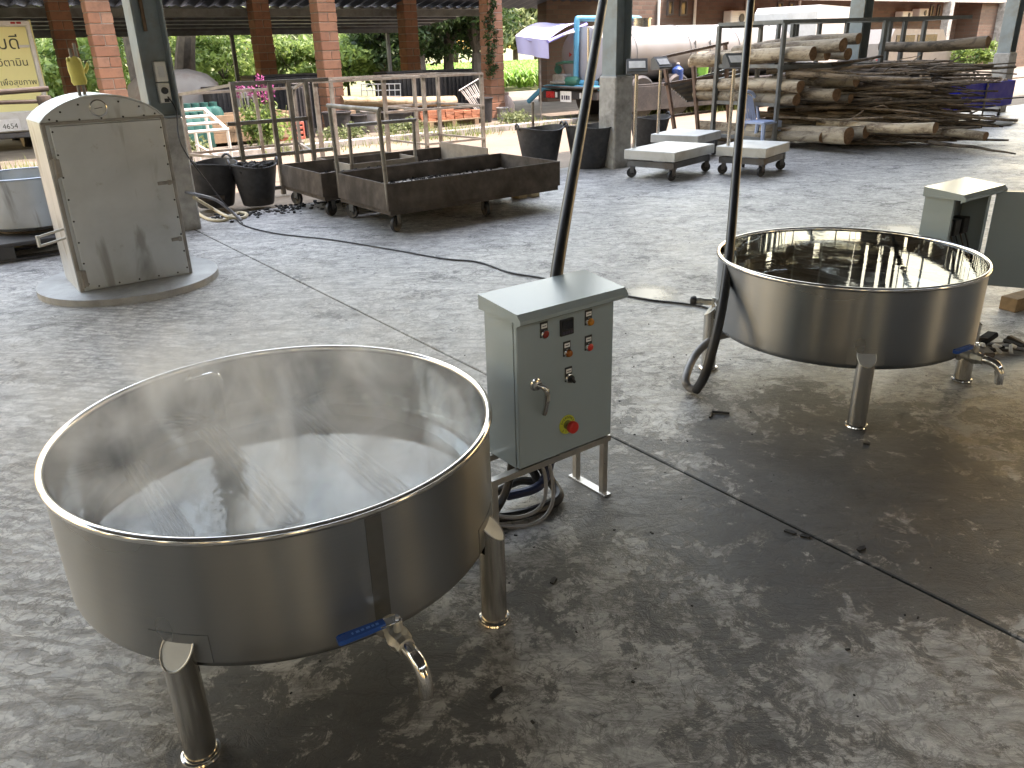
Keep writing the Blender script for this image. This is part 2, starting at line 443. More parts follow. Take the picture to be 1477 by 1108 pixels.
# ------------------------------------------------------------------ columns of the working shed
def steel_column(k, b, label, hc=1.12, group=None, da=0.0, cw=.31):
    t = thing('steel_column', label, 'column', A(5.36 * k + da, b), BA, group)
    c = MB(); c.box((0, 0, (hc - .1) / 2), (cw, cw, hc + .1), .015)
    c.build('concrete_base', M['concrete'], t)
    h = MB()
    for s in (-1, 1): h.box((s * .122, 0, (hc + 6.9) / 2), (.016, .25, 6.9 - hc), .002)
    h.box((0, 0, (hc + 6.9) / 2), (.228, .012, 6.9 - hc), 0)
    h.build('steel_post', M['bluegrey'], t)
    bp = MB(); bp.box((0, 0, hc + .006), (.27, .27, .016), .003); bp.build('base_plate', M['bluegrey'], t)
    return t
colL = steel_column(-1, 0, 'blue grey steel column with two white switch boxes, behind the arched steel cabinet', 1.0, None, -.20, .26)
steel_column(0, 0, 'blue grey steel column on a stained concrete base between tank truck and scales')
steel_column(1, 0, 'blue grey steel column rising behind the log rack')
steel_column(2, 0, 'blue grey steel column beyond the blue cart')
for k in (-2, -3, -4): steel_column(k, 0, 'blue grey steel column at the outer edge of the floor past the basin', group='columns out of view')
for k in range(-2, 7): steel_column(k, -15.2, 'blue grey steel column along the rear edge of the floor', group='columns out of view')
# switch boxes and conduit on the column behind the arched cabinet
for z, nm in ((1.375, 'switch_box'), (1.20, 'socket_box')):
    o = MB().box((.035, -.04, z), (.10, .055, .165), .006).build(nm, M['plastic_white'], colL)
    if nm == 'socket_box':
        kn = MB(); kn.lathe([(0, .02), (.028, .018), (.03, 0)], 16, Matrix.Translation((.035, -.068, z + .02)) @ Matrix.Rotation(R(90), 4, 'X')); kn.build('knob', M['black'], o)
        kn = MB(); kn.box((.04, -.069, z - .06), (.04, .004, .03)); kn.build('socket', M['black'], o)
    else:
        MB().box((.035, -.069, z), (.05, .006, .09), .002).build('rocker', M['white'], o)
MB().tube([(-.02, -.03, 5.6), (-.02, -.03, 1.7)], .016, 8).build('conduit', plain('rusty conduit', (.16, .10, .06), .8, var=.3), colL)

# ------------------------------------------------------------------ stainless steel materials
def brushed(name, c=(.60, .585, .56), rough=.30, aniso=.85, axis='Z', smudge=.12, rot=.25):
    m, t, b = nodes(name)
    co = coords(t, scale=(1, 1, 60)); cn = coords(t)
    line = noise(t, co, 3.0, 3, .6)
    sm = noise(t, cn, 1.6, 2, .5)
    base = ramp(t, line, [(.2, tuple(k * .96 for k in c)), (.8, c)]).outputs[0]
    base = mixc(t, base, tuple(k * .72 for k in c), ramp(t, sm, [(.35, 0.0), (.75, smudge * 2)]).outputs[0])
    t.links.new(base, b.inputs['Base Color'])
    rr = ramp(t, sm, [(.3, rough - .06), (.7, rough + .08)]).outputs[0]
    t.links.new(rr, b.inputs['Roughness'])
    b.inputs['Metallic'].default_value = 1
    b.inputs['Anisotropic'].default_value = aniso
    b.inputs['Anisotropic Rotation'].default_value = rot
    tg = t.nodes.new('ShaderNodeTangent'); tg.direction_type = 'RADIAL'; tg.axis = axis
    t.links.new(tg.outputs[0], b.inputs['Tangent'])
    return m
M['brushed'] = brushed('brushed stainless steel', (.315, .325, .335))
M['mirror'] = plain('polished stainless steel', (.66, .65, .63), .14, 1, var=.04, scale=4)
M['pipe'] = plain('polished steel pipe', (.56, .55, .53), .24, 1, var=.03, scale=8, rvar=.03)
M['capsteel'] = plain('brushed cap plate', (.58, .57, .55), .5, .9, var=.06, scale=20)
M['chrome'] = plain('chromed fitting', (.70, .69, .68), .12, 1, var=.03, rvar=.03)
M['cast'] = plain('cast steel', (.50, .49, .46), .45, 1, var=.15, scale=60, bmp=.15)
M['strip'] = plain('ground weld strip', (.19, .188, .18), .42, 1, var=.1, scale=20)
def inner_mat(name, c, r0, r1):
    m, t, b = nodes(name)
    co = coords(t)
    b.inputs['Base Color'].default_value = (c, c, c * .99, 1); b.inputs['Metallic'].default_value = 1
    rr = ramp(t, noise(t, co, 4, 6, .6, .5), [(.35, r0), (.7, r1)]).outputs[0]
    t.links.new(rr, b.inputs['Roughness'])
    bump(t, b, noise(t, coords(t, scale=(1, 1, .35)), 5, 2, .5), .10, .01)
    return m
M['inner'] = inner_mat('misted and darkened inner wall', .50, .08, .16)  # mist roughens it; the near vat's dimmer reflection is put into the colour
M['innerbright'] = inner_mat('polished and brightened inner wall', .86, .012, .035)  # outdoor brightness mirrored in the far vat is raised in the colour
M['vatfloor'] = plain('darkened vat floor', (.11, .11, .105), .45, .4, var=.2, scale=5, dirt=(.06, .058, .055), dirt_amt=.5, dirt_scale=4)  # dark tone added so the sky reflection stands out on the water
M['blue'] = plain('blue plastic lever sleeve', (.012, .07, .30), .35, var=.1)
M['bluetext'] = plain('raised lettering', (.10, .25, .62), .4)
def water_mat():
    m, t, b = nodes('hot water')
    b.inputs['Base Color'].default_value = (.50, .54, .55, 1); b.inputs['Roughness'].default_value = .012
    b.inputs['IOR'].default_value = 1.5; b.inputs['Transmission Weight'].default_value = 1
    co = coords(t)
    bump(t, b, mathn(t, 'ADD', noise(t, co, 7, 4, .55, .8), mathn(t, 'MULTIPLY', noise(t, co, 26, 3, .5), .25)), .05, .02)
    return m
M['water'] = water_mat()

PR, ZR, ZB = .5688, .5825, .2435
LEGS = (-101, -12, 78, 168)
def arc_patch(mb, r, am, half_w, z0, z1, thick=.002, n=8):
    vs = []; fs = []
    for k in range(n + 1):
        a = am + (2 * k / n - 1) * half_w / r
        for rr in (r, r + thick):
            for z in (z0, z1): vs.append((rr * math.cos(a), rr * math.sin(a), z))
    for k in range(n):
        o = 4 * k; p = o + 4
        fs += [(o + 2, p + 2, p + 3, o + 3), (o + 3, p + 3, p + 1, o + 1), (o, p, p + 2, o + 2), (o + 1, p + 1, p, o)]
    fs += [(0, 2, 3, 1), (4 * n, 4 * n + 1, 4 * n + 3, 4 * n + 2)]
    mb.add(vs, fs)
def pot(label, loc, group, seam):
    t = thing('steel_vat', label, 'vat', loc, 0, group)
    w = MB(); rc = .03
    prof = [(0, ZB), (PR * .5, ZB), (PR - rc, ZB)] + [(PR - rc + rc * math.sin(a), ZB + rc - rc * math.cos(a)) for a in [R(q) for q in (22, 45, 68, 90)]] + [(PR, ZB + .1), (PR, ZB + .22), (PR, ZR)]
    w.lathe(prof, 128); w.build('outer_wall', M['brushed'], t)
    i = MB(); r2 = PR - .004
    i.lathe([(r2, ZR), (r2, ZB + .2), (r2, ZB + .04), (r2 - .012, ZB + .014), (r2 - .04, ZB + .006), (r2 - .05, ZB + .006)], 128)
    i.build('inner_wall', M['inner'] if seam else M['innerbright'], t)
    i = MB(); i.lathe([(r2 - .0499, ZB + .006), (PR * .5, ZB + .006), (0, ZB + .006)], 96); i.build('vat_floor', M['vatfloor'], t)
    rim = MB(); rim.tube([(PR * math.cos(R(a * 2.5)), PR * math.sin(R(a * 2.5)), ZR + .002) for a in range(144)], .0105, 12, closed=True)
    rim.build('rolled_rim', M['chrome'], t)
    # legs: pipe coped round the wall with a slanted cap
    for ad in LEGS:
        a = R(ad); lr = .036; rad = PR + .010
        lg = MB(); n = 28
        cx, cy_ = rad * math.cos(a), rad * math.sin(a)
        e1 = Vector((math.cos(a), math.sin(a), 0)); e2 = Vector((-math.sin(a), math.cos(a), 0))
        cr = math.acos(max(-1, min(1, (PR - rad) / lr)))       # angle where pipe meets the wall plane
        zs = lambda dr: .322 - .95 * max(0, dr)
        full = [(math.cos(2 * math.pi * k / n), math.sin(2 * math.pi * k / n)) for k in range(n)]
        vs = []; fs = []
        for q, s in full:
            p = Vector((cx, cy_, 0)) + e1 * lr * q + e2 * lr * s
            vs += [(p.x, p.y, .004), (p.x, p.y, ZB - .001)]
        for k in range(n): j = (k + 1) % n; fs.append((2 * k, 2 * j, 2 * j + 1, 2 * k + 1))
        fs.append(tuple(2 * k for k in range(n))[::-1])
        lg.add(vs, fs)
        vs = []; fs = []; m_ = 18; top = []
        for k in range(m_ + 1):
            an = -cr + 2 * cr * k / m_
            p = Vector((cx, cy_, 0)) + e1 * lr * math.cos(an) + e2 * lr * math.sin(an)
            dr = rad + lr * math.cos(an) - PR
            vs += [(p.x, p.y, ZB - .0012), (p.x, p.y, zs(dr))]
        for k in range(m_): fs.append((2 * k, 2 * k + 2, 2 * k + 3, 2 * k + 1))
        lg.add(vs, fs)
        o = lg.build('leg', M['pipe'], t)
        cap = MB(); cv = [Vector(vs[2 * k + 1]) for k in range(m_ + 1)]
        cen = sum(cv, Vector()) / len(cv)
        cap.add([cen] + cv, [(0, k + 1, k + 2) for k in range(m_)] + [(0, m_ + 1, 1)])
        cap.build('leg_cap', M['capsteel'], o, 0)
        wl = MB(); wl.tube(cv, .0022, 6); wl.build('weld_bead', M['cast'], o)
        ft = MB(); ft.tube([(cx + .040 * math.cos(R(q * 15)), cy_ + .040 * math.sin(R(q * 15)), .0075) for q in range(24)], .0065, 8, closed=True)
        ft.lathe([(0, .003), (.043, .003), (.043, .0005), (0, .0005)][::-1], 24, Matrix.Translation((cx, cy_, 0)))
        ft.build('foot_ring', M['chrome'], o)
        pl = MB(); arc_patch(pl, PR - .0005, a, .072, ZB + .028, .345, .0022)
        pl.build('leg_plate', M['brushed'], t)
    if seam:
        sm = MB(); arc_patch(sm, PR - .0005, R(-55.2), .0195, ZB + .03, ZR - .012, .0017, 4)
        sm.build('weld_strip', M['strip'], t)
    # drain valve, radial, with lever and down-turned spout
    va = R(-54.5); X = Matrix.Rotation(va, 4, 'Z') @ Matrix.Translation((PR, 0, .272))
    fl = MB(); rx = X @ Matrix.Rotation(R(90), 4, 'Y')
    vb = MB()
    vb.lathe([(0, -.006), (.030, -.006), (.030, .003), (.017, .004), (.017, .022), (.022, .024), (.022, .04), (.019, .042)], 6 * 4, rx)
    vb.lathe([(.019, .040), (.027, .044), (.029, .056), (.027, .068), (.022, .074), (.022, .092), (.018, .094), (0, .094)], 8, rx)
    vb.lathe([(0, .052), (.009, .052), (.011, .046), (.011, .022), (.014, .02)][::-1], 12, X @ Matrix.Translation((.056, 0, 0)))
    vo = vb.build('drain_valve', M['cast'], t)
    sp = MB(); sp.tube([X @ Vector(q) for q in spline([(.088, 0, 0), (.115, 0, .001), (.145, 0, -.008), (.162, 0, -.032), (.166, 0, -.062), (.166, 0, -.082)], 5)], .0165, 16, caps=False)
    sp.tube([X @ Vector(q) for q in spline([(.166, 0, -.082), (.166, 0, -.06), (.155, 0, -.03)], 4)], .0145, 12, caps=False)
    sp.build('spout', M['chrome'], vo)
    nu = MB(); nu.lathe([(0, .006), (.006, .006), (.0075, 0), (.0075, -.004)][::-1], 6, X @ Matrix.Translation((.056, 0, .058))); nu.lathe([(0, .003), (.011, .003), (.011, 0)][::-1], 12, X @ Matrix.Translation((.056, 0, .0525)))
    nu.build('lever_nut', M['chrome'], vo)
    # lever runs tangentially along the wall
    lv = MB(); LX = X @ Matrix.Translation((.052, 0, .053)) @ Matrix.Rotation(R(-97), 4, 'Z') @ Matrix.Rotation(R(2), 4, 'Y')
    lv.box((.015, 0, 0), (.05, .024, .004), .001, 0, LX); lv.build('lever_plate', M['chrome'], vo)
    sl = MB()
    sl.prism([(.028, -.010), (.060, -.011), (.130, -.0125), (.137, -.008), (.137, .008), (.130, .0125), (.060, .011), (.028, .010)], -.006, .006, LX @ Matrix.Translation((0, 0, .001)))
    so = sl.build('lever_sleeve', M['blue'], vo)
    for x_, w_ in ((.045, .007), (.055, .006), (.066, .009), (.079, .007), (.090, .008), (.102, .004)): MB().box((x_, .001, .0073), (w_, .007, .0006), 0, 0, LX).build('embossed_mark', M['bluetext'], so)
    return t
NC, FC = Vector((-.6346, 1.9578, 0)), Vector((1.5409, 3.5655, 0))
near_pot = pot('steaming stainless steel vat with a blue drain lever beside the closed control box', NC, 'round steel vats on legs', True)
far_pot = pot('stainless steel vat with mirror bright inside and still water, by the open control box', FC, 'round steel vats on legs', False)
# heating coils under the water and the curved probe pipe over the rim
def heater(t, rz, probe_ang, term):
    Z = Matrix.Rotation(rz, 4, 'Z')
    for k, (off, E_) in enumerate(((-.31, -.08), (-.055, -.18), (.23, -.25))):
        L = math.sqrt(max(.01, .53 ** 2 - off ** 2))
        h = MB()
        for w_ in (.030, .011):
            h.tube([Z @ Vector(q) for q in [(off - w_, L, .30), (off - w_, E_ + w_, .30)] + [(off + w_ * math.sin(R(q)), E_ + w_ - w_ * math.cos(R(q)), .30) for q in range(-75, 76, 25)] + [(off + w_, E_ + w_, .30), (off + w_, L, .30)]], .0065, 8)
        h.build('heating_element', M['strip'], t)
    c, s = math.cos(probe_ang), math.sin(probe_ang)
    P = lambda r, z, d=0: (r * c - d * s, r * s + d * c, z)
    h = MB(); h.tube(spline([P(PR - .004, .545, .09), P(PR - .03, .555, .06), P(PR - .055, .565, .01), P(PR - .06, .535, -.005), P(PR - .06, .44, -.005), P(PR - .06, .26, -.005)], 6), .008, 10)
    h.build('probe_pipe', M['chrome'], t)
    if term:
        X = Matrix.Rotation(R(term), 4, 'Z') @ Matrix.Translation((PR, 0, .335)) @ Matrix.Rotation(R(90), 4, 'Y')
        k = MB(); k.lathe([(0, -.004), (.024, -.004), (.024, .012), (.017, .014), (.017, .06), (.02, .062), (.02, .085), (.012, .088), (0, .088)], 16, X)
        g = k.build('heater_terminal', M['cast'], t)
        k = MB(); k.lathe([(.012, .086), (.024, .09), (.026, .10), (.020, .115), (0, .118)], 14, X); k.build('terminal_boot', M['black'], g)
heater(near_pot, TH, R(126), None)
heater(far_pot, TH, R(150), 165)
def put_water(c, label, z=.43):
    w = MB(); r_ = PR - .0045
    w.lathe([(0, z), (.28, z), (r_, z), (r_, ZB + .0145), (.28, ZB + .0075), (0, ZB + .0075)][::-1], 96)
    o = w.build('vat_water', M['water']); o.location = c
    tag(o, label, 'water')
put_water(NC, 'clear hot water filling the steaming vat')
put_water(FC, 'still clear water filling the vat with the mirror bright inside')
# steam drifting over the near vat
def steam_mat():
    m = bpy.data.materials.new('steam'); m.use_nodes = True
    t = m.node_tree; t.nodes.remove(t.nodes['Principled BSDF'])
    out = t.nodes['Material Output']
    v = N(t, 'ShaderNodeVolumePrincipled'); v.inputs['Color'].default_value = (.97, .98, 1, 1); v.inputs['Anisotropy'].default_value = .1
    co = coords(t)
    n = noise(t, coords(t, scale=(1, 1, .7), rot=(.2, .1, 0)), 3.6, 6, .62, 1.4)
    sp = N(t, 'ShaderNodeSeparateXYZ'); t.links.new(co, sp.inputs[0])
    fade = ramp(t, sp.outputs[2], [(.434, .8), (.465, .55), (.56, .50), (.72, .30), (.98, 0.0)]).outputs[0]
    r2 = mathn(t, 'SQRT', mathn(t, 'ADD', mathn(t, 'MULTIPLY', sp.outputs[0], sp.outputs[0]), mathn(t, 'MULTIPLY', sp.outputs[1], sp.outputs[1])))
    rad = ramp(t, r2, [(.50, 1.0), (.70, 0.0)]).outputs[0]
    d = mathn(t, 'MULTIPLY', mathn(t, 'MULTIPLY', ramp(t, n, [(.47, 0.03), (.66, 1.0)]).outputs[0], fade), rad)
    t.links.new(mathn(t, 'MULTIPLY', d, 7.5), v.inputs['Density'])
    t.links.new(v.outputs[0], out.inputs['Volume'])
    return m
s_ = MB(); s_.lathe([(0, .434), (PR - .012, .434), (PR - .012, .60), (.70, .68), (.70, .98), (0, 1.0)], 48)
o = s_.build('steam', steam_mat(), smooth=0); o.location = NC
tag(o, 'thin white steam rising from the near vat of hot water', 'steam', kind='stuff')

# ------------------------------------------------------------------ control boxes
M['boxgrey'] = plain('light grey powder coat', (.29, .35, .375), .20, var=.02, scale=3, rvar=.015)
M['boxdark'] = plain('grey inner paint', (.10, .12, .13), .5)
M['red'] = plain('red plastic', (.55, .03, .02), .35, var=.05)
M['darkred'] = plain('dark red lens', (.22, .02, .015), .25)
M['amber'] = plain('amber lens', (.50, .20, .03), .2)
M['orange'] = plain('orange brown lens', (.30, .09, .02), .2)
M['yellow'] = plain('yellow green plate', (.55, .60, .06), .5)
M['display'] = plain('dark display', (.012, .012, .016), .12)
M['lcd'] = plain('unlit digits', (.05, .04, .07), .3)
M['paper'] = plain('white legend', (.75, .75, .74), .5)
M['alu'] = plain('scratched steel angle', (.50, .48, .45), .35, .9, var=.15, scale=20)
M['coil'] = plain('grey flexible conduit', (.20, .20, .21), .45, .2, var=.2)
M['hose'] = plain('black conduit', (.014, .014, .016), .42, var=.3)
BW, BD, BZ0, BZ1 = .405, .165, .235, .742
def box_body(t, open_door):
    X = lambda a, b, z: (a, b, z)
    bd = MB(); x0, x1 = -BW / 2, BW / 2
    th = .004
    bd.box((0, BD - th / 2, (BZ0 + BZ1) / 2), (BW, th, BZ1 - BZ0))
    for sx in (-1, 1): bd.box((sx * (BW - th) / 2, (BD + .018) / 2 - th / 2, (BZ0 + BZ1) / 2), (th, BD - .018 - th, BZ1 - BZ0))
    for z in (BZ0 + th / 2, BZ1 - th / 2): bd.box((0, (BD + .018) / 2 - th / 2, z), (BW - 2 * th - .0004, BD - .018 - th, th))
    for sx in (-1, 1): bd.box((sx * (BW / 2 - .014), .024, (BZ0 + BZ1) / 2), (.02, .008, BZ1 - BZ0 - .01))
    b = bd.build('housing', M['boxgrey'], t)
    hd = MB()                                             # sloped rain hood with a turned-down lip
    prof = [(BD + .004, BZ1 + .002), (BD + .004, BZ1 + .050), (-.030, BZ1 + .030), (-.046, BZ1 + .012), (-.046, BZ1 + .0), (-.022, BZ1 - .012), (-.022, BZ1 + .002)]
    hw = BW / 2 + .018
    n = len(prof)
    vs = [(-hw, y, z) for y, z in prof] + [(hw, y, z) for y, z in prof]
    fs = [tuple(range(n)), tuple(range(n, 2 * n))[::-1]] + [(i, n + i, n + (i + 1) % n, (i + 1) % n) for i in range(n)]
    hd.add(vs, fs)
    hd.build('rain_hood', M['boxgrey'], t, smooth=20, weld=True)
    return b
def door_mesh(t):
    d = MB(); d.box((0, 0, 0), (BW - .002, .018, BZ1 - BZ0 - .004), .003)
    return d
boxA = G(872, 714); boxA = boxA - U2 * (.172) - V2 * 0.0
P0 = Vector((.315, 2.50, 0)) + U2 * (.034 - BW / 2)
cb = thing('control_box', 'closed grey control box with red emergency button and indicator lamps beside the steaming vat', 'control box', P0, BA)
box_body(cb, False)
dm = MB(); dm.box((0, .008, (BZ0 + BZ1) / 2), (BW - .002, .018, BZ1 - BZ0 - .003), .003)
door = dm.build('door', M['boxgrey'], cb)
FR = lambda a, z: Matrix.Translation((a, -.001, z)) @ Matrix.Rotation(R(90), 4, 'X')     # local z out of the door
def rel(a): return a - (.034 - BW / 2)
def plate(par, a, z, w=.030, h=.050, txt=None):
    o = MB().box((0, 0, .0015), (w, h, .003), .0008, 0, FR(a, z)).build('legend_plate', M['black'], par)
    MB().box((0, h * .24, .0034), (w * .74, h * .28, .0008), 0, 0, FR(a, z)).build('legend_insert', M['paper'], o)
    MB().box((0, h * .24, .0042), (w * .5, h * .05, .0006), 0, 0, FR(a, z)).build('legend_print', M['lcd'], o)
    return o
def lamp(a, z, mat, dome=.010):
    o = plate(door, a, z)
    k = MB(); k.lathe([(0, .006), (.0142, .006), (.0142, .001)][::-1] , 20, FR(a, z - .013)); k.lathe([(.0145, .002), (.0145, .010), (.0125, .012), (.0118, .010)], 20, FR(a, z - .013))
    k.build('bezel', M['chrome'], door)
    k = MB(); k.lathe([(.0119, .009), (.0119, .009 + dome * .6), (.0095, .009 + dome * .9), (.005, .0095 + dome), (0, .0098 + dome)], 20, FR(a, z - .013))
    return k.build('indicator_lamp', mat, door)
lamp(rel(-.265), .692, M['darkred'], .006)
lamp(rel(-.081), .692, M['amber'], .012)
lamp(rel(-.172), .607, M['orange'], .012)
lamp(rel(-.080), .605, M['red'], .008)
# selector switch
a_, z_ = rel(-.165), .517
plate(door, a_, z_)
k = MB(); k.lathe([(.0155, .001), (.0155, .009), (.0125, .011), (0, .011)], 20, FR(a_, z_ - .013)); k.build('bezel', M['chrome'], door)
k = MB(); k.lathe([(.0125, .010), (.0125, .018), (0, .018)], 18, FR(a_, z_ - .013)); k.box((0, 0, .022), (.009, .027, .014), .002, 0, FR(a_, z_ - .013) @ Matrix.Rotation(R(35), 4, 'Z')); k.build('selector_switch', M['black'], door)
# temperature controller
a_, z_ = rel(-.174), .681
k = MB().box((0, 0, .004), (.054, .054, .008), .0015, 0, FR(a_, z_)).build('controller', M['black'], door)
MB().box((0, .008, .0086), (.044, .03, .0008), 0, 0, FR(a_, z_)).build('display', M['display'], k)
for i in range(4): MB().box((-.016 + .0107 * i, -.017, .0088), (.008, .008, .0012), .0003, 0, FR(a_, z_)).build('key', M['lcd'], k)
# emergency stop on its round plate
a_, z_ = rel(-.170), .338
k = MB(); k.lathe([(.0335, .0), (.0335, .0016), (.032, .002), (0, .002)], 40, FR(a_, z_)); ep = k.build('emergency_plate', M['yellow'], door)
for i, ch in enumerate('EMERGENCY'):
    an = R(158 - 17 * i)
    text_mesh(ch, .0105, M['black'], ep, FR(a_, z_) @ Matrix.Translation((.0255 * math.cos(an), .0255 * math.sin(an), .0022)) @ Matrix.Rotation(an - R(90), 4, 'Z'), 'letter', .0003)
for i, ch in enumerate('STOP'):
    an = R(225 + 30 * i)
    text_mesh(ch, .0105, M['black'], ep, FR(a_, z_) @ Matrix.Translation((.0255 * math.cos(an), .0255 * math.sin(an), .0022)) @ Matrix.Rotation(an + R(90), 4, 'Z'), 'letter', .0003)
k = MB(); k.lathe([(.016, .002), (.016, .010), (.0115, .013), (.0115, .024)], 24, FR(a_, z_)); k.build('button_collar', plain('olive collar', (.20, .20, .05), .4), ep)
k = MB(); k.lathe([(.0115, .022), (.0205, .023), (.0215, .028), (.0205, .036), (.017, .0395), (.008, .041), (0, .041)], 28, FR(a_, z_)); k.build('emergency_button', M['red'], ep)
# swing handle
a_, z_ = rel(-.303), .520
k = MB(); k.lathe([(.021, 0), (.021, .004), (.0165, .007), (.0165, .016), (.010, .018), (0, .018)], 28, FR(a_, z_)); hb = k.build('handle_boss', M['chrome'], door)
k = MB()
HX = FR(a_, z_)
k.tube([HX @ Vector(q) for q in spline([(0, 0, .014), (.008, -.004, .028), (.018, -.016, .034), (.022, -.034, .033), (.022, -.065, .029), (.020, -.092, .024), (.018, -.104, .020)], 5)], [.008] * 10 + [.0095] * 10 + [.0085] * 10 + [.006], 12)
k.build('handle_lever', M['chrome'], hb)
k = MB(); k.box((.022, -.042, .040), (.012, .022, .006), .002, 0, HX); k.lathe([(0, .004), (.004, .004), (.004, 0)][::-1], 10, HX @ Matrix.Translation((.022, -.028, .040))); k.build('handle_lock', M['cast'], hb)
# hinge line on the right, stand below
for lx in (-.30, BW / 2 - .022):
    for y in (.0, BD - .02): MB().box((lx, y + .012, BZ0 / 2 - .008), (.022, .022, BZ0 - .026), .001).build('stand_leg', M['alu'], cb)
for y in (.012, BD - .008): MB().box((-.055, y, BZ0 - .013), (BW + .11, .026, .022), .001).build('stand_rail', M['alu'], cb)
for lx in (-.30, BW / 2 - .022):
    MB().box((lx, BD / 2 + .002, .003), (.032, BD + .035, .006), .001).build('foot_plate', M['alu'], cb)
# cables coiled under the box
def coil(pts, r, mat, label, cat='cable', name='cable', n=10, group=None):
    o = MB().tube(spline(pts, 8), r, n).build(name, mat); tag(o, label, cat, group); return o
L = lambda a, b, z: P0 + U2 * a + V2 * b + Vector((0, 0, z))
coil([L(-.06, .10, .30), L(-.03, .13, .18), L(.04, .14, .05), L(.01, .06, .022), L(-.12, .05, .022), L(-.24, .10, .022), L(-.33, .18, .022), L(-.42, .30, .022)], .019, M['hose'], 'thick black hose curled on the floor under the closed control box', 'hose', 'hose')
coil([L(-.12, .10, .30), L(-.06, .14, .16), L(.00, .17, .05), L(-.06, .20, .055), L(-.2, .17, .06), L(-.32, .11, .02), L(-.42, .08, .02)], .016, M['hose'], 'black ribbed hose looped under the closed control box', 'hose', 'hose')
coil([L(-.10, .08, .30), L(-.08, .02, .16), L(-.13, -.02, .085), L(-.22, -.01, .07), L(-.30, .04, .10), L(-.34, .10, .2)], .0065, M['coil'], 'thin grey cable hanging in a wide loop under the closed control box')
coil([L(-.06, .08, .30), L(-.05, .02, .15), L(-.10, -.03, .065), L(-.20, -.04, .045), L(-.31, .02, .075), L(-.37, .10, .18)], .0065, M['coil'], 'thin pale cable hanging lowest in a loop under the closed control box')
coil([L(-.14, .12, .30), L(-.16, .11, .15), L(-.22, .10, .06), L(-.32, .06, .05), L(-.40, .02, .02), L(-.46, .0, .018)], .014, M['hose'], 'short black cable dropping from the closed control box to the steaming vat')
coil([L(-.02, .13, .28), L(.02, .12, .17), L(.0, .11, .10), L(-.06, .1, .07), L(-.15, .15, .05)], .017, plain('dark blue hose', (.012, .02, .06), .35), 'short dark blue hose under the closed control box', 'hose', 'hose')
# black conduits hanging from the roof
pb = onplane(803, 395, P0 + V2 * (BD + .03), V2)
top1 = ray(870, 0) * 3.75; top1.z += CAM_H
d1 = top1 - pb
coil([Vector((pb.x, pb.y, .30)) , pb - Vector((.008, .01, .22)), pb, pb + d1 * .5, top1, top1 + d1 * 1.2, Vector((top1 + d1 * 3.4).to_tuple()[:2] + (6.1,))], .0215, M['hose'], 'black conduit hanging from the roof to the back of the closed control box', 'conduit', 'hanging_conduit', 14)
q0 = G(1001, 562, .022)
q1 = ray(1048, 400) * 3.58; q1.z += CAM_H
q2 = ray(1083, 0) * 4.55; q2.z += CAM_H
q3 = q2 + (q2 - q1) * 1.0
qa = ray(1022, 525) * 3.52; qa.z += CAM_H
qb = ray(989, 545) * 3.72; qb.z += CAM_H
qc = ray(1003, 512) * 3.85; qc.z += CAM_H
qd = ray(1032, 487) * 3.9; qd.z += CAM_H
coil([q0 + Vector((.01, -.005, .0)), qa, q1, (q1 + q2) / 2, q2, q3, Vector((q3.x * 1.35, q3.y * 1.25, 6.2))], .0215, M['hose'], 'black conduit hanging from the roof to the vat with mirror bright inside', 'conduit', 'hanging_conduit', 14)
coil([q0 + Vector((.012, -.002, .002)), q0 + Vector((-.02, .02, .004)), qb, qc, qd, qd + Vector((.14, .03, .015))], .0195, M['coil'], 'grey hose bent up from the floor to the underside of the far vat', 'hose', 'hose', 12)

# ------------------------------------------------------------------ arched steel cabinet on its round base
def sheet_mat():
    m, t, b = nodes('stained steel sheet')
    co = coords(t); cz = coords(t, scale=(5.0, 5.0, 1.1))
    base = ramp(t, noise(t, co, 2.2, 7, .6, .4), [(.3, (.42, .455, .485)), (.7, (.56, .60, .635))]).outputs[0]
    base = mixc(t, base, (.25, .245, .24), ramp(t, noise(t, cz, 1.5, 4, .5, .5), [(.60, 0.0), (.70, .75)]).outputs[0])
    base = mixc(t, base, (.20, .17, .14), ramp(t, noise(t, co, 9, 8, .7), [(.62, 0.0), (.78, .6)]).outputs[0])
    t.links.new(base, b.inputs['Base Color']); b.inputs['Metallic'].default_value = .8
    t.links.new(ramp(t, noise(t, cz, 1.1, 5, .6), [(.3, .30), (.7, .5)]).outputs[0], b.inputs['Roughness'])
    bump(t, b, noise(t, co, 3.0, 3, .5), .12, .02)
    return m
M['sheet'] = sheet_mat()
M['sheetdark'] = plain('sooty steel sheet', (.30, .29, .28), .5, .7, var=.2, scale=6, dirt=(.12, .11, .10), dirt_amt=.7, dirt_scale=3)
M['rivet'] = plain('dark rivet', (.03, .028, .026), .5, .4)
M['dial'] = plain('dial face', (.55, .55, .52), .35)
M['rust'] = plain('rusty brown steel', (.095, .078, .066), .75, .3, var=.35, scale=9, dirt=(.045, .034, .026), dirt_amt=.8, dirt_scale=2.5, bmp=.15)
M['rustsunlit'] = plain('weathered brown panel in sunlit tone', (.27, .23, .185), .75, .1, var=.25, scale=5, dirt=(.14, .11, .08), dirt_amt=.6)  # brown lightened as sunlight would, for cart panels; drum platform shares it
M['galv'] = plain('weathered angle steel', (.24, .23, .21), .6, .5, var=.3, scale=8, dirt=(.12, .08, .05), dirt_amt=.7, dirt_scale=4)
M['charcoal'] = plain('charcoal', (.02, .019, .018), .9, var=.5, scale=12)
M['ash'] = plain('grey ash', (.36, .33, .29), .95, var=.3, scale=8, bmp=.5)
M['yellowglove'] = plain('yellow glove rubber', (.55, .50, .12), .6, var=.12, scale=20)
c0 = G(118, 432)
sk = thing('arched_cabinet', 'stained steel cabinet with arched top and dial gauge standing on a round disc', 'cabinet', c0, BA)
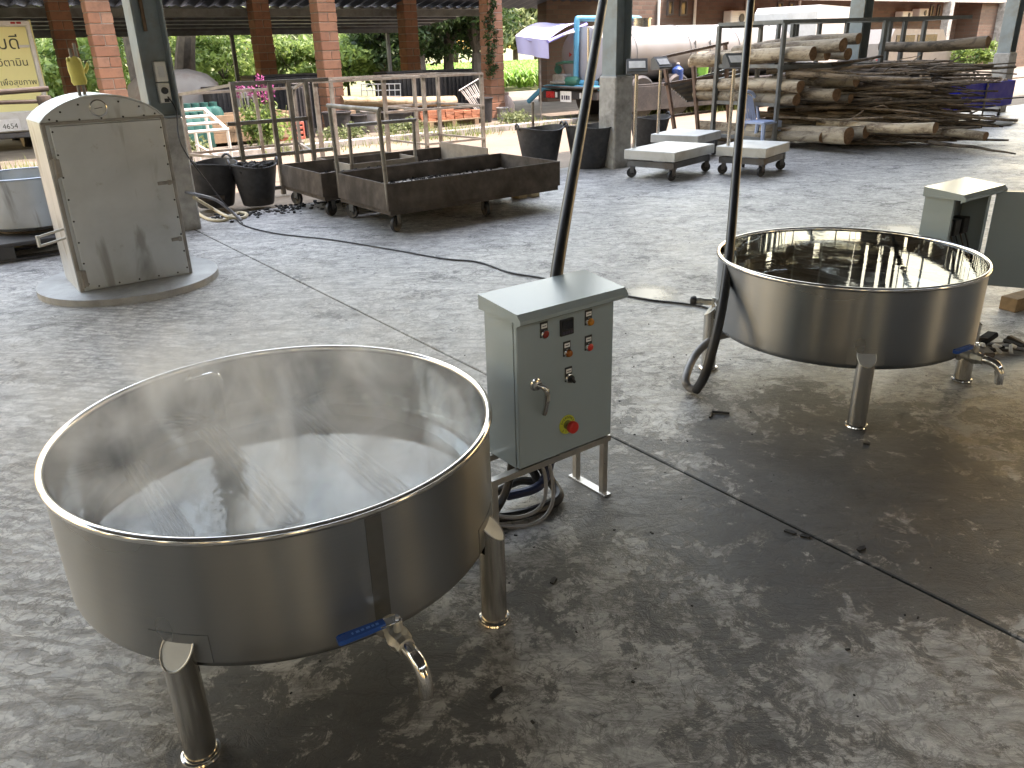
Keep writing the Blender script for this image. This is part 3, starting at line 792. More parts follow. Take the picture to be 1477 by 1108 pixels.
SW, SD, SH, SA = .745, .51, 1.125, 1.275
def arch(n=18):
    return [(SW * k / n, SH + (SA - SH) * (1 - (2 * k / n - 1) ** 2) ** .8 if 0 < k < n else SH) for k in range(n + 1)]
bd = MB(); ar = arch()
sec = [(0, .05)] + [(0, SH)] + ar[1:-1] + [(SW, SH), (SW, .05)]
n = len(sec)
bd.add([(x, 0, z) for x, z in sec] + [(x, SD, z) for x, z in sec], [tuple(range(n)), tuple(range(n, 2 * n))[::-1]] + [(i, n + i, n + (i + 1) % n, (i + 1) % n) for i in range(n)])
bd.build('housing', M['sheet'], sk, smooth=25, weld=True)
ft = MB(); ft.lathe([(0, .0), (.60, .0), (.60, .046), (.59, .05), (0, .05)], 72, Matrix.Translation((SW / 2, SD / 2 - .02, 0)))
ft.build('round_base', plain('worn steel disc', (.30, .305, .305), .5, .5, var=.2, scale=5, dirt=(.15, .14, .13), dirt_amt=.6), sk)
# overhanging arched roof sheet
rs = MB(); m_ = len(ar); e = .014
vs = [(x, -e, z + .002) for x, z in ar] + [(x, SD + e, z + .002) for x, z in ar] + [(x, -e, z + .012) for x, z in ar] + [(x, SD + e, z + .012) for x, z in ar]
fs = []
for i in range(m_ - 1):
    fs += [(2 * m_ + i, 2 * m_ + i + 1, 3 * m_ + i + 1, 3 * m_ + i), (i, m_ + i, m_ + i + 1, i + 1), (i, i + 1, 2 * m_ + i + 1, 2 * m_ + i), (m_ + i, 3 * m_ + i, 3 * m_ + i + 1, m_ + i + 1)]
fs += [(0, 2 * m_, 3 * m_, m_), (m_ - 1, 2 * m_ - 1, 4 * m_ - 1, 3 * m_ - 1)]
rs.add(vs, fs); rs.build('arched_roof', M['sheet'], sk, smooth=30)
dr = MB(); dr.box((SW / 2 + .012, -.012, .055 + .53), (SW - .075, .02, 1.055), .004)
sdoor = dr.build('door', M['sheet'], sk)
fr = MB()
for x in (.017, SW - .012): fr.box((x, -.006, .59), (.022, .012, 1.075), .002)
fr.box((SW / 2, -.006, SH + .004), (SW - .01, .011, .016), .002)
fr.build('door_frame', M['sheetdark'], sk)
for z in (.14, .86):
    h_ = MB(); h_.box((.035, -.026, z), (.05, .008, .11), .002); h_.lathe([(.009, -.06), (.009, .06)], 10, Matrix.Translation((.028, -.03, z))); h_.build('hinge', M['sheetdark'], sk)
for z, w_ in ((.70, .11), (.31, .07)):
    h_ = MB(); h_.box((SW - .07, -.027, z), (w_, .008, .022), .002); h_.box((SW - .05, -.034, z), (.02, .016, .03), .002); h_.build('latch', M['sheetdark'], sk)
rv = MB(); rv.lathe([(.0065, 0), (.005, .003), (0, .004)], 8, Matrix.Rotation(R(90), 4, 'X')); rvm = rv.mesh('rivet', M['rivet'])
rpos = [(x, SH + .018) for x in (.1, .23, .36, .49, .62)] + [(x, SH + (SA - SH) * (1 - (2 * x / SW - 1) ** 2) ** .8 - .028) for x in (.06, .13, .24, .36, .48, .6, .69)] + [(SW - .035, .1 + .12 * i) for i in range(9)] + [(.06, .1 + .14 * i) for i in range(8)] + [(.12 + .13 * i, .075) for i in range(5)]
for x, z in rpos:
    o = link('rivet', rvm, sk); o.location = (x, -.0125 if z > SH else -.0225, z)
gz = 1.205
k = MB(); k.lathe([(.052, 0), (.052, .022), (.046, .026), (.044, .020)], 32, Matrix.Translation((SW / 2 - .02, 0, gz)) @ Matrix.Rotation(R(90), 4, 'X'))
gg = k.build('dial_gauge', M['pipe'], sk)
k = MB(); k.lathe([(.0455, .0), (.0455, .019), (0, .019)], 32, Matrix.Translation((SW / 2 - .02, 0, gz)) @ Matrix.Rotation(R(90), 4, 'X')); k.build('dial_face', M['dial'], gg)
MB().box((0, 0, .0205), (.05, .004, .001), 0, 0, Matrix.Translation((SW / 2 - .02, 0, gz)) @ Matrix.Rotation(R(90), 4, 'X') @ Matrix.Rotation(R(8), 4, 'Z')).build('needle', M['rivet'], gg)
for dx in (-.015, .015):
    MB().tube([(SW / 2 - .07 + dx, .12, SA - .03), (SW / 2 - .07 + dx, .12, SA + .30 + dx)], .010, 10).build('vent_pipe', M['galv'], sk)
br_ = MB()
for z in (.41, .47): br_.bar((-.001, .05, z), (-.16, .05, z - .03), .014)
br_.bar((-.16, .05, .375), (-.16, .05, .45), .016); br_.build('side_bracket', M['white'], sk)
# yellow glove drawn over the vent pipe
gl = MB(); gx = c0 + U2 * (SW / 2 - .07) + V2 * .12 + Vector((0, 0, SA + .07))
gp = [(.040, -.002), (.050, .02), (.046, .05), (.050, .09), (.047, .13), (.038, .155), (.022, .168), (0, .17)]
gl.lathe(gp, 18, Matrix.Translation(gx) @ Matrix.Rotation(R(-4), 4, 'Y') @ Matrix.Diagonal((1, .62, 1, 1)))
for i, (dx, ln) in enumerate(((-.030, .016), (-.010, .026), (.012, .022), (.030, .012))):
    q = gx + U2 * dx + Vector((-.006, 0, .14)); gl.tube(spline([q, q + Vector((-.004, 0, ln * .6)), q + U2 * .012 + Vector((-.012, 0, ln))], 3), [.014, .014, .014, .0135, .013, .012, .008], 8)
q = gx + U2 * .04 + Vector((0, 0, .07)); gl.tube([q, q + U2 * .022 + Vector((0, 0, .03)), q + U2 * .028 + Vector((0, 0, .06))], [.013, .012, .006], 8)
tag(gl.build('work_glove', M['yellowglove']), 'yellow rubber work glove pulled over a vent pipe of the arched cabinet', 'glove')

# ------------------------------------------------------------------ basin on a black plastic pallet, far left
pa = A(-7.6, -.37)
pl = thing('plastic_pallet', 'black plastic pallet under the dull steel basin', 'pallet', pa, BA)
k = MB(); k.box((.55, .5, .135), (1.12, 1.0, .03), .004); k.build('deck', M['blackmatt'], pl)
for y in (.06, .5, .94):
    k = MB(); k.box((.55, y, .012), (1.12, .12, .022), .003); k.build('runner', M['blackmatt'], pl)
    for x in (.07, .55, 1.03):
        k = MB(); k.box((x, y, .071), (.13, .115, .096), .003); k.build('block', M['blackmatt'], pl)
bs = G(40, 335, .17) + V2 * .33 + U2 * .12
bn = thing('steel_basin', 'wide dull steel basin on the black plastic pallet', 'basin', bs - Vector((0, 0, .02)), 0)
k = MB(); k.lathe([(0, .03), (.36, .03), (.40, .06), (.42, .45), (.414, .45), (.394, .064), (.355, .036), (0, .036)], 56); k.build('shell', M['sheet'], bn)
k = MB(); k.tube([(.42 * math.cos(R(a * 7.5)), .42 * math.sin(R(a * 7.5)), .452) for a in range(48)], .009, 8, closed=True); k.build('rim', M['sheet'], bn)
k = MB(); k.lathe([(0, .0), (.3, .0), (.3, .03), (0, .03)], 32); k.build('foot', M['rust'], bn)

# ------------------------------------------------------------------ tray carts
def caster(t, x, y, r=.075, z_top=.19, yaw=0.0):
    X = Matrix.Translation((x, y, 0)) @ Matrix.Rotation(yaw, 4, 'Z')
    w_ = MB(); w_.lathe([(0, -.018), (r * .45, -.02), (r * .5, -.014), (r * .92, -.019), (r, -.012), (r, .012), (r * .92, .019), (r * .5, .014), (r * .45, .02), (0, .018)], 20, X @ Matrix.Translation((0, 0, r)) @ Matrix.Rotation(R(90), 4, 'X'))
    o = w_.build('wheel', M['black'], t)
    f = MB()
    for s in (-1, 1): f.box((.012, s * .027, (r + z_top) / 2 + .01), (.05, .006, z_top - r + .02), .001, 0, X)
    f.box((0, 0, z_top - .004), (.09, .09, .008), .001, 0, X); f.lathe([(.008, -.035), (.008, .035)], 8, X @ Matrix.Translation((0, 0, r)) @ Matrix.Rotation(R(90), 4, 'X'))
    f.build('caster_fork', M['darksteel'], o)
def cart(label, a, b, L_, W_, h, mat, handle=True, fill=None, hz=1.05, endmat=None, zb=.2, seed=1, rot=0.0):
    t = thing('tray_cart', label, 'cart', A(a, b), BA + rot, 'tray carts on casters')
    k = MB(); k.box((L_ / 2, W_ / 2, zb + .01), (L_ - .012, W_ - .012, .012)); k.build('tray_floor', mat, t)
    for y in (.006, W_ - .006): MB().box((L_ / 2, y, zb + h / 2), (L_, .012, h), .002).build('side_panel', mat, t)
    for i, x in enumerate((.006, L_ - .006)): MB().box((x, W_ / 2, zb + h / 2 + (.03 if (endmat and i) else 0)), (.0116, W_ - .025, h + (.06 if (endmat and i) else 0)), .002).build('end_panel', endmat if (endmat and i) else mat, t)
    k = MB()
    for y in (.03, W_ - .03): k.bar((.02, y, zb - .022), (L_ - .02, y, zb - .022), .04, .04)
    for x in (.04, L_ * .5, L_ - .04): k.bar((x, .05, zb - .022), (x, W_ - .05, zb - .022), .038, .036)
    k.build('chassis', mat, t)
    for x, y, yw in ((.10, .07, .4), (.10, W_ - .07, -1.1), (L_ * .56, .09, 1.4), (L_ - .1, W_ - .07, .2)): caster(t, x, y, .07, zb - .03, yw)
    if handle:
        for y in (.03, W_ - .03): MB().tube([(.02, y, zb), (-.005, y, hz - .02)], .019, 10).build('handle_post', M['galv'], t)
        MB().tube([(-.006, .0, hz - .01), (-.006, W_ - .0, hz - .01)], .019, 10).build('handle_bar', M['galv'], t)
    if fill:
        rng = random.Random(seed)
        k = MB(); nx, ny = 40, 16; vs = []; fs = []
        for i in range(nx + 1):
            for j in range(ny + 1):
                x, y = .02 + (L_ - .04) * i / nx, .02 + (W_ - .04) * j / ny
                z = zb + .085 + .055 * math.exp(-((x - L_ * .4) / .5) ** 2 - ((y - W_ * .5) / .3) ** 2) + rng.uniform(-.008, .008)
                vs.append((x, y, z))
        for i in range(nx):
            for j in range(ny):
                o = i * (ny + 1) + j; fs.append((o, o + ny + 1, o + ny + 2, o + 1))
        k.add(vs, fs); hp = k.build('ash_bed', M[fill], t); hp['kind'] = 'stuff'
        k = MB()
        for i in range(420):
            x, y = rng.uniform(.03, L_ - .03), min(W_ - .03, max(.03, rng.gauss(W_ * .45, W_ * .25)))
            z = zb + .094 + .055 * math.exp(-((x - L_ * .4) / .5) ** 2 - ((y - W_ * .5) / .3) ** 2)
            s = rng.uniform(.006, .022)
            k.box((x, y, z), (s * rng.uniform(.7, 1.8), s, s * rng.uniform(.6, 1.1)), 0, 0, Matrix.Translation((x, y, z)) @ Euler((rng.uniform(0, 3), rng.uniform(0, 3), rng.uniform(0, 3))).to_matrix().to_4x4() @ Matrix.Translation((-x, -y, -z)))
        o = k.build('charcoal_crumbs', M['charcoal'], t, smooth=0); o['kind'] = 'stuff'
    return t
cart('rusty brown tray cart with charcoal crumbs, foremost of the cart row', -4.25, -1.62, 1.95, 1.0, .235, M['rust'], True, 'ash', 1.05, seed=3)
cart('rusty tray cart full of pale ash behind the charcoal cart', -4.35, -.50, 1.98, .98, .225, M['rust'], False, 'ash', 1.0, M['rustsunlit'], seed=8)  # far end panel in the lighter brown for light on its inner face
cC = G(603, 226, .40); ca, cb_ = ab(cC); cW = (G(527, 240, .40) - cC).length
cart('tray cart with a sunlit brown end panel and a low handle, beside the steel racks', ca, cb_, .85, cW, .20, M['rustsunlit'], True, None, .80, rot=R(90))
# timber blocks under the ash cart
for i, (px, py) in enumerate(((757, 287), (775, 285))):
    q = G(px, py); MB
    o = MB().box((0, 0, .05), (.12, .14, .10), .005).build('wood_block', plain('pale timber', (.42, .36, .24), .8, var=.2)); o.location = q + V2 * .1; o.rotation_euler = (0, 0, BA)
    tag(o, 'short pale timber block on the floor beside the charcoal cart', 'block', 'timber blocks by the charcoal cart')

# ------------------------------------------------------------------ black rubber buckets
def bucket(px, py, r, h, label, tilt=0.0, rz=0.0, group='black rubber buckets', coal=False):
    t = thing('rubber_bucket', label, 'bucket', G(px, py) + Vector((0, r * .62, 0)), rz, group)
    prof = [(0, .0), (r * .66, .0), (r * .70, .02), (r * .98, h - .02), (r * 1.03, h - .015), (r * 1.03, h), (r * .97, h), (r * .66, .03), (0, .03)]
    n = 44; vs = []; fs = []; L_ = len(prof)
    k = MB(); k.lathe(prof, n)
    for i, v in enumerate(k.v):
        a = math.atan2(v[1], v[0]); kk = 1 + .045 * math.cos(2 * a + rz) * (v[2] / h) + .008 * math.sin(22 * a) * (1 if .02 < v[2] < h - .03 else 0)
        k.v[i] = (v[0] * kk, v[1] * kk, v[2] + .02 * math.sin(2 * a + 1.0) * (v[2] / h))
    k.build('shell', M['blackmatt'], t)
    for s in (-1, 1):
        q = [(s * (r * 1.0 + .012 * math.sin(R(u_))), .07 * math.cos(R(u_)), h - .02 + .075 * math.sin(R(u_))) for u_ in range(0, 181, 20)]
        MB().tube(q, .013, 8).build('loop_handle', M['black'], t)
    if coal:
        rng = random.Random(int(px)); k = MB()
        for i in range(60):
            an, rr = rng.uniform(0, 6.3), r * .85 * math.sqrt(rng.random()); s = rng.uniform(.03, .07)
            k.box((0, 0, 0), (s, s * .7, s * .8), s * .15, 0, Matrix.Translation((rr * math.cos(an), rr * math.sin(an), h - .05 + rng.uniform(0, .05))) @ Euler((rng.uniform(0, 3), rng.uniform(0, 3), 0)).to_matrix().to_4x4())
        o = k.build('charcoal_lumps', M['charcoal'], t, smooth=0); o['kind'] = 'stuff'
    return t
bucket(368, 298, .235, .42, 'tapered black rubber bucket heaped with charcoal beside the white pipe frame', 0, .4, coal=True)
bucket(305, 301, .27, .45, 'dusty black rubber bucket between the arched cabinet and the charcoal bucket', 0, 1.2)
bucket(780, 246, .30, .52, 'black rubber bucket with loop handles at the end of the charcoal cart', 0, .3)
bucket(852, 244, .31, .53, 'large black rubber bucket against the concrete base of the column', 0, .2)
bucket(938, 216, .30, .46, 'black rubber bucket standing behind the platform scales', 0, .25)
# pole standing in the cart-end bucket
o = MB().tube([G(770, 236) + Vector((.0, .1, .0)), G(770, 236) + Vector((.0, .1, .80))], .02, 8).build('steel_stake', M['galv']); tag(o, 'short upright steel stake beside the cart-end rubber bucket', 'stake')

# ------------------------------------------------------------------ angle-steel racks beside the road
def rail(t, p, q, w_=.032, name='rail', mat='galv'): MB().bar(p, q, w_).build(name, M[mat], t)
b1 = 1.36
RW = .042
rk = thing('steel_rack', 'weathered steel rack with grid bars standing behind the black buckets', 'rack', (0, 0, 0), 0, 'weathered steel racks beside the road')
Q = lambda px, py, b: onB(px, py, b)
fa = [-4.44, -4.02, -3.80, -3.59]; zt = 1.2
for a in fa: rail(rk, A(a, b1, -.03), A(a, b1, zt), .046, 'post')
for z, aL, aR in ((1.2, -4.46, -3.3), (.79, -4.55, -3.57), (.42, -4.78, -3.3), (.05, -4.46, -3.57)): rail(rk, A(aL, b1 + .018, z), A(aR, b1 + .022, z), .040)
for a in (-4.74, -3.85, -3.35): rail(rk, A(a, 2.3, -.03), A(a, 2.3, 1.10), .034, 'post')
for z in (1.09, .42): rail(rk, A(-4.76, 2.318, z), A(-3.3, 2.318, z), .03)
for a0, a1 in ((-4.44, -4.74), (-3.59, -3.35)): rail(rk, A(a0, b1 + .03, 1.19), A(a1, 2.29, 1.085), .03); rail(rk, A(a0, b1 + .03, .41), A(a1, 2.29, .41), .03)
rk = thing('steel_rack', 'weathered open steel rack with two shelf levels behind the tray carts', 'rack', (0, 0, 0), 0, 'weathered steel racks beside the road')
for a, b in ((-2.75, 3.0), (-1.70, 3.0), (-1.04, 3.0), (.01, 3.0), (-2.0, 4.1), (-1.1, 4.1), (-.1, 4.1), (-.55, 4.1)): rail(rk, A(a, b, -.05), A(a, b, 1.11), .05, 'post')
for z, aL in ((1.12, -2.78), (.66, -1.72), (.16, -1.06)):
    rail(rk, A(aL, 2.98, z), A(.03, 2.98, z), .032); rail(rk, A(aL + .6, 4.12, z), A(-.08, 4.12, z), .032)
    for a, a2 in ((-1.04, -1.1), (.01, -.1)): rail(rk, A(a, 3.0, z - .002), A(a2, 4.1, z - .002), .03)
# ------------------------------------------------------------------ white pipe frame
wf = thing('white_stand', 'white painted pipe frame with slatted top behind the arched cabinet', 'stand', A(-4.9, 3.54), BA)
for x, y in ((.02, 0), (1.05, 0), (1.05, .85), (.02, .85)): MB().tube([(x, y, -.05), (x, y, .55 + .27 * y)], .022, 8).build('leg', M['white'], wf)
for p, q in (((0, 0, .56), (1.07, 0, .56)), ((0, .85, .79), (1.07, .85, .79)), ((1.05, 0, .56), (1.05, .85, .79)), ((.02, 0, .56), (.02, .85, .79)), ((0, .28, .636), (1.05, .28, .636)), ((0, .56, .712), (1.05, .56, .712)), ((.6, 0, .40), (1.05, 0, .08))):
    MB().tube([p, q], .021, 8).build('rail', M['white'], wf)
MB().tube([(.62, 0, -.05), (.62, 0, .55)], .022, 8).build('leg', M['white'], wf)

# ------------------------------------------------------------------ platform scales
M['scaletop'] = plain('scale plate', (.55, .55, .53), .4, .2, var=.06, scale=5, dirt=(.35, .33, .30), dirt_amt=.5)
def scale(label, loc, rz, W_, L_, pole_xy, head_yaw, hp=.86, casters=True, zt=.33):
    t = thing('platform_scale', label, 'scale', loc, rz, 'platform scales')
    MB().box((W_ / 2, L_ / 2, zt - .055), (W_, L_, .11), .006).build('platform', M['scaletop'], t)
    k = MB()
    for y in (.06, L_ - .06): k.bar((.03, y, zt - .16), (W_ - .03, y, zt - .16), .05, .07)
    for x in (.06, W_ - .06): k.bar((x, .09, zt - .16), (x, L_ - .09, zt - .16), .05, .066)
    k.build('base_frame', M['darksteel'], t)
    for x in (.1, W_ - .1):
        for y in (.1, L_ - .1): MB().lathe([(.02, zt - .125), (.02, zt - .11)], 8, Matrix.Translation((x, y, 0))).build('load_foot', M['darksteel'], t)
    for x, y, yw in ((.07, .07, .3), (W_ - .07, .07, 1.2), (W_ - .07, L_ - .07, .5), (.07, L_ - .07, 2)): caster(t, x, y, .058, zt - .19, yw)
    px, py = pole_xy
    MB().tube([(px, py, zt - .10), (px, py, zt + hp)], .021, 12).build('pole', M['pipe'], t)
    X = Matrix.Translation((px, py, zt + hp)) @ Matrix.Rotation(head_yaw, 4, 'Z')
    k = MB(); prof = [(-.07, 0), (.10, .02), (.10, .04), (-.02, .17), (-.07, .14)]; n = len(prof); w_ = .12
    k.add([(-w_, y, z) for y, z in prof] + [(w_, y, z) for y, z in prof], [tuple(range(n)), tuple(range(n, 2 * n))[::-1]] + [(i, n + i, n + (i + 1) % n, (i + 1) % n) for i in range(n)], X @ Matrix.Rotation(math.pi, 4, 'Z'))
    h = k.build('display_head', plain('grey indicator case', (.10, .105, .11), .45), t, smooth=0, weld=True)
    MB().box((0, 0, .003), (.19, .10, .004), .001, 0, X @ Matrix.Rotation(math.pi, 4, 'Z') @ Matrix.Translation((0, .043, .105)) @ Matrix.Rotation(R(-47), 4, 'X')).build('display_panel', M['paper'], h)
    return t
s1 = G(907, 257) + Vector((-.06, .04, 0))
scale('platform scale with pale plate and grey head nearest the column base', s1, R(-40), .68, 1.0, (.03, .18), R(35), .83)
s3 = G(938, 240) + Vector((.12, .75, 0))
scale('platform scale half hidden behind the two front scales', s3, R(-36), .7, .8, (.05, .12), R(70), .82)
s2 = G(1040, 252) + Vector((-.07, .05, 0))
scale('platform scale in front of the blue plastic chair', s2, R(-38), .62, .78, (.10, .12), R(55), .86)

# ------------------------------------------------------------------ pale blue plastic chair
M['chair'] = plain('pale blue plastic', (.36, .44, .62), .4, var=.05)
ch = thing('plastic_chair', 'pale blue plastic chair with slatted back beside the log rack', 'chair', G(1098, 214) + Vector((0, .12, 0)), R(38))
k = MB()
def tapered_leg(k, x, y, x2, y2, z1, w0, w1):
    k.tube([(x, y, 0), (x2, y2, z1)], [w0, w1], 6)
for (x, y, x2, y2) in ((-.24, -.22, -.19, -.18), (.24, -.22, .19, -.18), (-.22, .24, -.17, .17), (.22, .24, .17, .17)):
    q = MB(); tapered_leg(q, x, y, x2, y2, .36, .022, .034); q.build('leg', M['chair'], ch)
q = MB(); pts = [(-.22, -.21), (.22, -.21), (.235, -.17), (.21, .2), (-.21, .2), (-.235, -.17)]
q.prism(pts, .352, .378); q.prism([(x * .9, y * .9) for x, y in pts], .378, .383); q.build('seat', M['chair'], ch)
q = MB(); bk = [(-.2, .185, .36), (-.2, .23, .55), (-.17, .27, .70), (-.10, .285, .765), (0, .29, .785), (.10, .285, .765), (.17, .27, .70), (.2, .23, .55), (.2, .185, .36)]
q.tube(spline(bk, 5), .024, 8); bo = q.build('backrest', M['chair'], ch)
for x in (-.12, -.06, 0, .06, .12):
    MB().bar((x, .19, .375), (x * .8, .275, .745 - abs(x) * .3), .03, .012).build('slat', M['chair'], bo)

# ------------------------------------------------------------------ log rack
def bark_mat(name, c1, c2, c3):
    m, t, b = nodes(name)
    oi = t.nodes.new('ShaderNodeObjectInfo')
    co = coords(t, scale=(.25, 1, 1))
    n1 = noise(t, co, 9, 8, .7, .5)
    base = ramp(t, n1, [(.3, c2), (.55, c1), (.75, tuple(min(1, k * 1.25) for k in c1))]).outputs[0]
    base = mixc(t, base, c3, ramp(t, noise(t, coords(t, scale=(.6, 1, 1)), 5.0, 9, .75, .6), [(.5, 0.0), (.62, .9)]).outputs[0])
    hs = N(t, 'ShaderNodeHueSaturation'); t.links.new(base, hs.inputs['Color'])
    t.links.new(mathn(t, 'ADD', mathn(t, 'MULTIPLY', oi.outputs['Random'], 1.0), .5), hs.inputs['Value'])
    t.links.new(hs.outputs[0], b.inputs['Base Color']); b.inputs['Roughness'].default_value = .85
    bump(t, b, mathn(t, 'ADD', n1, noise(t, co, 40, 5, .6)), .7, .02)
    return m
M['bark'] = bark_mat('peeling log bark', (.34, .285, .21), (.19, .15, .105), (.10, .068, .045))
M['barkdark'] = bark_mat('grey brown branch bark', (.22, .175, .135), (.11, .088, .066), (.05, .039, .03))
def cut_mat():
    m, t, b = nodes('sawn log end')
    oi = t.nodes.new('ShaderNodeObjectInfo')
    co = coords(t)
    base = ramp(t, noise(t, co, 14, 7, .7, 1.5), [(.3, (.12, .065, .035)), (.6, (.26, .15, .08)), (.8, (.33, .22, .13))]).outputs[0]
    t.links.new(base, b.inputs['Base Color']); b.inputs['Roughness'].default_value = .9
    bump(t, b, noise(t, co, 40, 5), .5, .01)
    return m
M['cut'] = cut_mat()
RD = Vector((.9865, .164, 0)); RN = Vector((-.164, .9865, 0)); RP = G(1115, 213)
def RK(px, py, off=0.0):                                   # pixel -> point `off` metres behind the rack's front plane
    return onplane(px, py, RP + RN * off, RN)
def RL(s, off, z): return RP + RD * s + RN * off + Vector((0, 0, z))
M['rackgrey'] = plain('grey painted angle steel', (.15, .165, .17), .5, .4, var=.2, scale=6, dirt=(.12, .09, .07), dirt_amt=.5)
lr_ = thing('log_rack', 'grey angle steel rack loaded with logs and branches', 'rack', (0, 0, 0))
for s, off in ((0, 0), (1.56, 0), (.42, 1.0), (.72, 1.0), (1.1, 1.0), (1.56, 1.0), (2.3, 1.0), (2.55, 1.0), (2.9, 1.0)):
    MB().bar(RL(s, off, 0), RL(s, off, 1.70), .065, .05, RD).build('post', M['rackgrey'], lr_)
LP, LD, LN = G(1115, 213), Vector((.55, -.835, 0)), Vector((.835, .55, 0))
def LK(px, py, off=0.0): return onplane(px, py, LP + LN * off, LN)
def LL(s, off, z): return LP + LD * s + LN * off + Vector((0, 0, z))
for z, s0, s1, off in ((1.72, -.03, 2.95, 0), (1.72, .4, 2.95, 1.0), (1.12, -.03, 1.6, .0), (.60, .4, 1.6, 1.0)):
    MB().bar(RL(s0, off + .03, z), RL(s1, off + .03, z), .05, .05).build('rail', M['rackgrey'], lr_)
for s_ in (1.56,):
    for z in (1.72, .07): MB().bar(RL(s_, .06, z), RL(s_, .97, z), .045, .045).build('cross_rail', M['rackgrey'], lr_)
MB().bar(RL(2.9, .06, 1.72), RL(2.9, .97, 1.72), .045).build('cross_rail', M['rackgrey'], lr_)
for s_, off in ((-1.22, 0), (-1.22, .95), (-.6, .95)): MB().bar(LL(s_, off, 0), LL(s_, off, 1.70), .065, .05, LD).build('post', M['rackgrey'], lr_)
for z in (1.72, 1.13, .60, .10):
    MB().bar(LL(-1.25, .03, z), LL(-.04, .03, z), .05, .05).build('rail', M['rackgrey'], lr_)
    MB().bar(LL(-1.25, .98, z), LL(-.04, .98, z), .05, .05).build('rail', M['rackgrey'], lr_)
    MB().bar(LL(-1.22, .06, z - .03), LL(-1.22, .95, z - .03), .045, .045).build('cross_rail', M['rackgrey'], lr_)
    if z < 1.5: MB().bar(LL(-.02, .06, z - .03), LL(-.02, .95, z - .03), .045, .045).build('cross_rail', M['rackgrey'], lr_)
rng = random.Random(5)
def log_mesh(p0, p1, r0, r1, seed, mat='bark', n=14, segs=9, wob=.02):
    rg = random.Random(seed); P0_, P1_ = Vector(p0), Vector(p1); L_ = (P1_ - P0_).length
    k = MB(); vs = []; fs = []
    ph = [rg.uniform(0, 6.3) for _ in range(4)]
    for i in range(segs + 1):
        f = i / segs
        cyy = wob * math.sin(f * 3.1 + ph[0]); czz = wob * math.sin(f * 4.3 + ph[1])
        rr = r0 + (r1 - r0) * f
        for j in range(n):
            a = 2 * math.pi * j / n
            q = rr * (1 + .07 * math.sin(2 * a + ph[2]) + .05 * math.sin(3 * a + f * 5 + ph[3]) + rg.uniform(-.035, .035))
            vs.append((f * L_, cyy + q * math.cos(a), czz + q * math.sin(a)))
    for i in range(segs):
        for j in range(n): fs.append((i * n + j, i * n + (j + 1) % n, (i + 1) * n + (j + 1) % n, (i + 1) * n + j))
    k.add(vs, fs)
    ee = []
    for i, sx in ((0, -.001), (segs, .001)):
        ring = [Vector(vs[i * n + j]) * 1.0 for j in range(n)]; c = sum(ring, Vector()) / n
        e = MB(); ee.append(e); e.add([c + Vector((sx, 0, 0))] + [q + Vector((sx, 0, 0)) for q in ring], [((0, j + 1, (j + 1) % n + 1) if i == 0 else (0, (j + 1) % n + 1, j + 1)) for j in range(n)])
    return k, ee
def log(p0, p1, r0, r1, label, group, seed, mat='bark', ends=True):
    k, e = log_mesh(p0, p1, r0, r1, seed, mat)
    o = k.build('log', M[mat], None, 50); o.location = p0
    d = Vector(p1) - Vector(p0); o.rotation_euler = d.to_track_quat('X', 'Z').to_euler()
    tag(o, label, 'log', group)
    if ends:
        for q in e: q.build('sawn_end', M['cut'], o, 0)
    return o
GT, GMid, GB = 'logs on the top shelf of the rack', 'logs on the middle shelf of the rack', 'logs on the bottom of the rack'
# (pixel of one end, pixel of other end, offset behind rack front, radius px)
def pl_log(e0, e1, o0, o1, rp, label, group, seed, mat='bark'):
    p0, p1 = LK(*e0, o0), LK(*e1, o1); dep = (p0.y + p1.y) / 2
    r = rp / F_PX * dep * .72
    log(p0, p1, r * rng.uniform(.92, 1.0), r * rng.uniform(.95, 1.08), label, group, seed, mat)
top = [((1000, 84), (1172, 79), .12, .12, 10.5), ((995, 89), (1194, 80), .40, .34, 9), ((1060, 76), (1216, 63), .30, .26, 11), ((1090, 68), (1238, 54), .62, .6, 9), ((1010, 80), (1222, 78), .70, .62, 10), ((1120, 78), (1226, 77), .85, .8, 8)]
TL = ['pale log lying against the front posts on the top shelf of the log rack', 'pale log lying second from the front posts on the top shelf of the log rack', 'thick pale log riding on two others on the top shelf of the log rack', 'slender pale log lying topmost on the log rack', 'long pale log half buried under the riding log on the top shelf', 'short pale log at the rear posts of the top shelf']
for i, (e0, e1, o0, o1, r) in enumerate(top): pl_log(e0, e1, o0, o1, r, TL[i], GT, 20 + i)
mid = [((1004, 122), (1155, 124), .10, .10, 11), ((1003, 138), (1150, 143), .12, .12, 10.5), ((1090, 138), (1206, 135), .38, .34, 12), ((1040, 126), (1168, 136), .55, .5, 11), ((1110, 117), (1236, 118), .7, .66, 11), ((1080, 146), (1228, 144), .75, .7, 8)]
ML = ['upper of the two front logs on the middle shelf of the log rack', 'lower of the two front logs on the middle shelf of the log rack', 'thick log with its sawn end past the front logs on the middle shelf', 'log wedged between front and thick log on the middle shelf', 'dark log lying highest at the rear of the middle shelf', 'thin log lying lowest at the rear of the middle shelf']
for i, (e0, e1, o0, o1, r) in enumerate(mid): pl_log(e0, e1, o0, o1, r, ML[i], GMid, 40 + i)
bot = [((972, 192), (1188, 200), .16, .10, 10.5), ((1010, 182), (1224, 198), .42, .12, 13), ((965, 200), (1120, 195), .55, .5, 10), ((1140, 190), (1250, 190), .5, .5, 11), ((1020, 190), (1236, 184), .8, .8, 10), ((1180, 180), (1350, 184), .6, .5, 9)]
BL_ = ['mottled front log lying on the floor under the log rack', 'thickest mottled log under the log rack, slanting towards the front', 'mottled log at the rear left foot of the log rack', 'short mottled log beside the thickest log under the log rack', 'long mottled log at the back under the log rack', 'thin long mottled log reaching from the log rack into the branch pile']
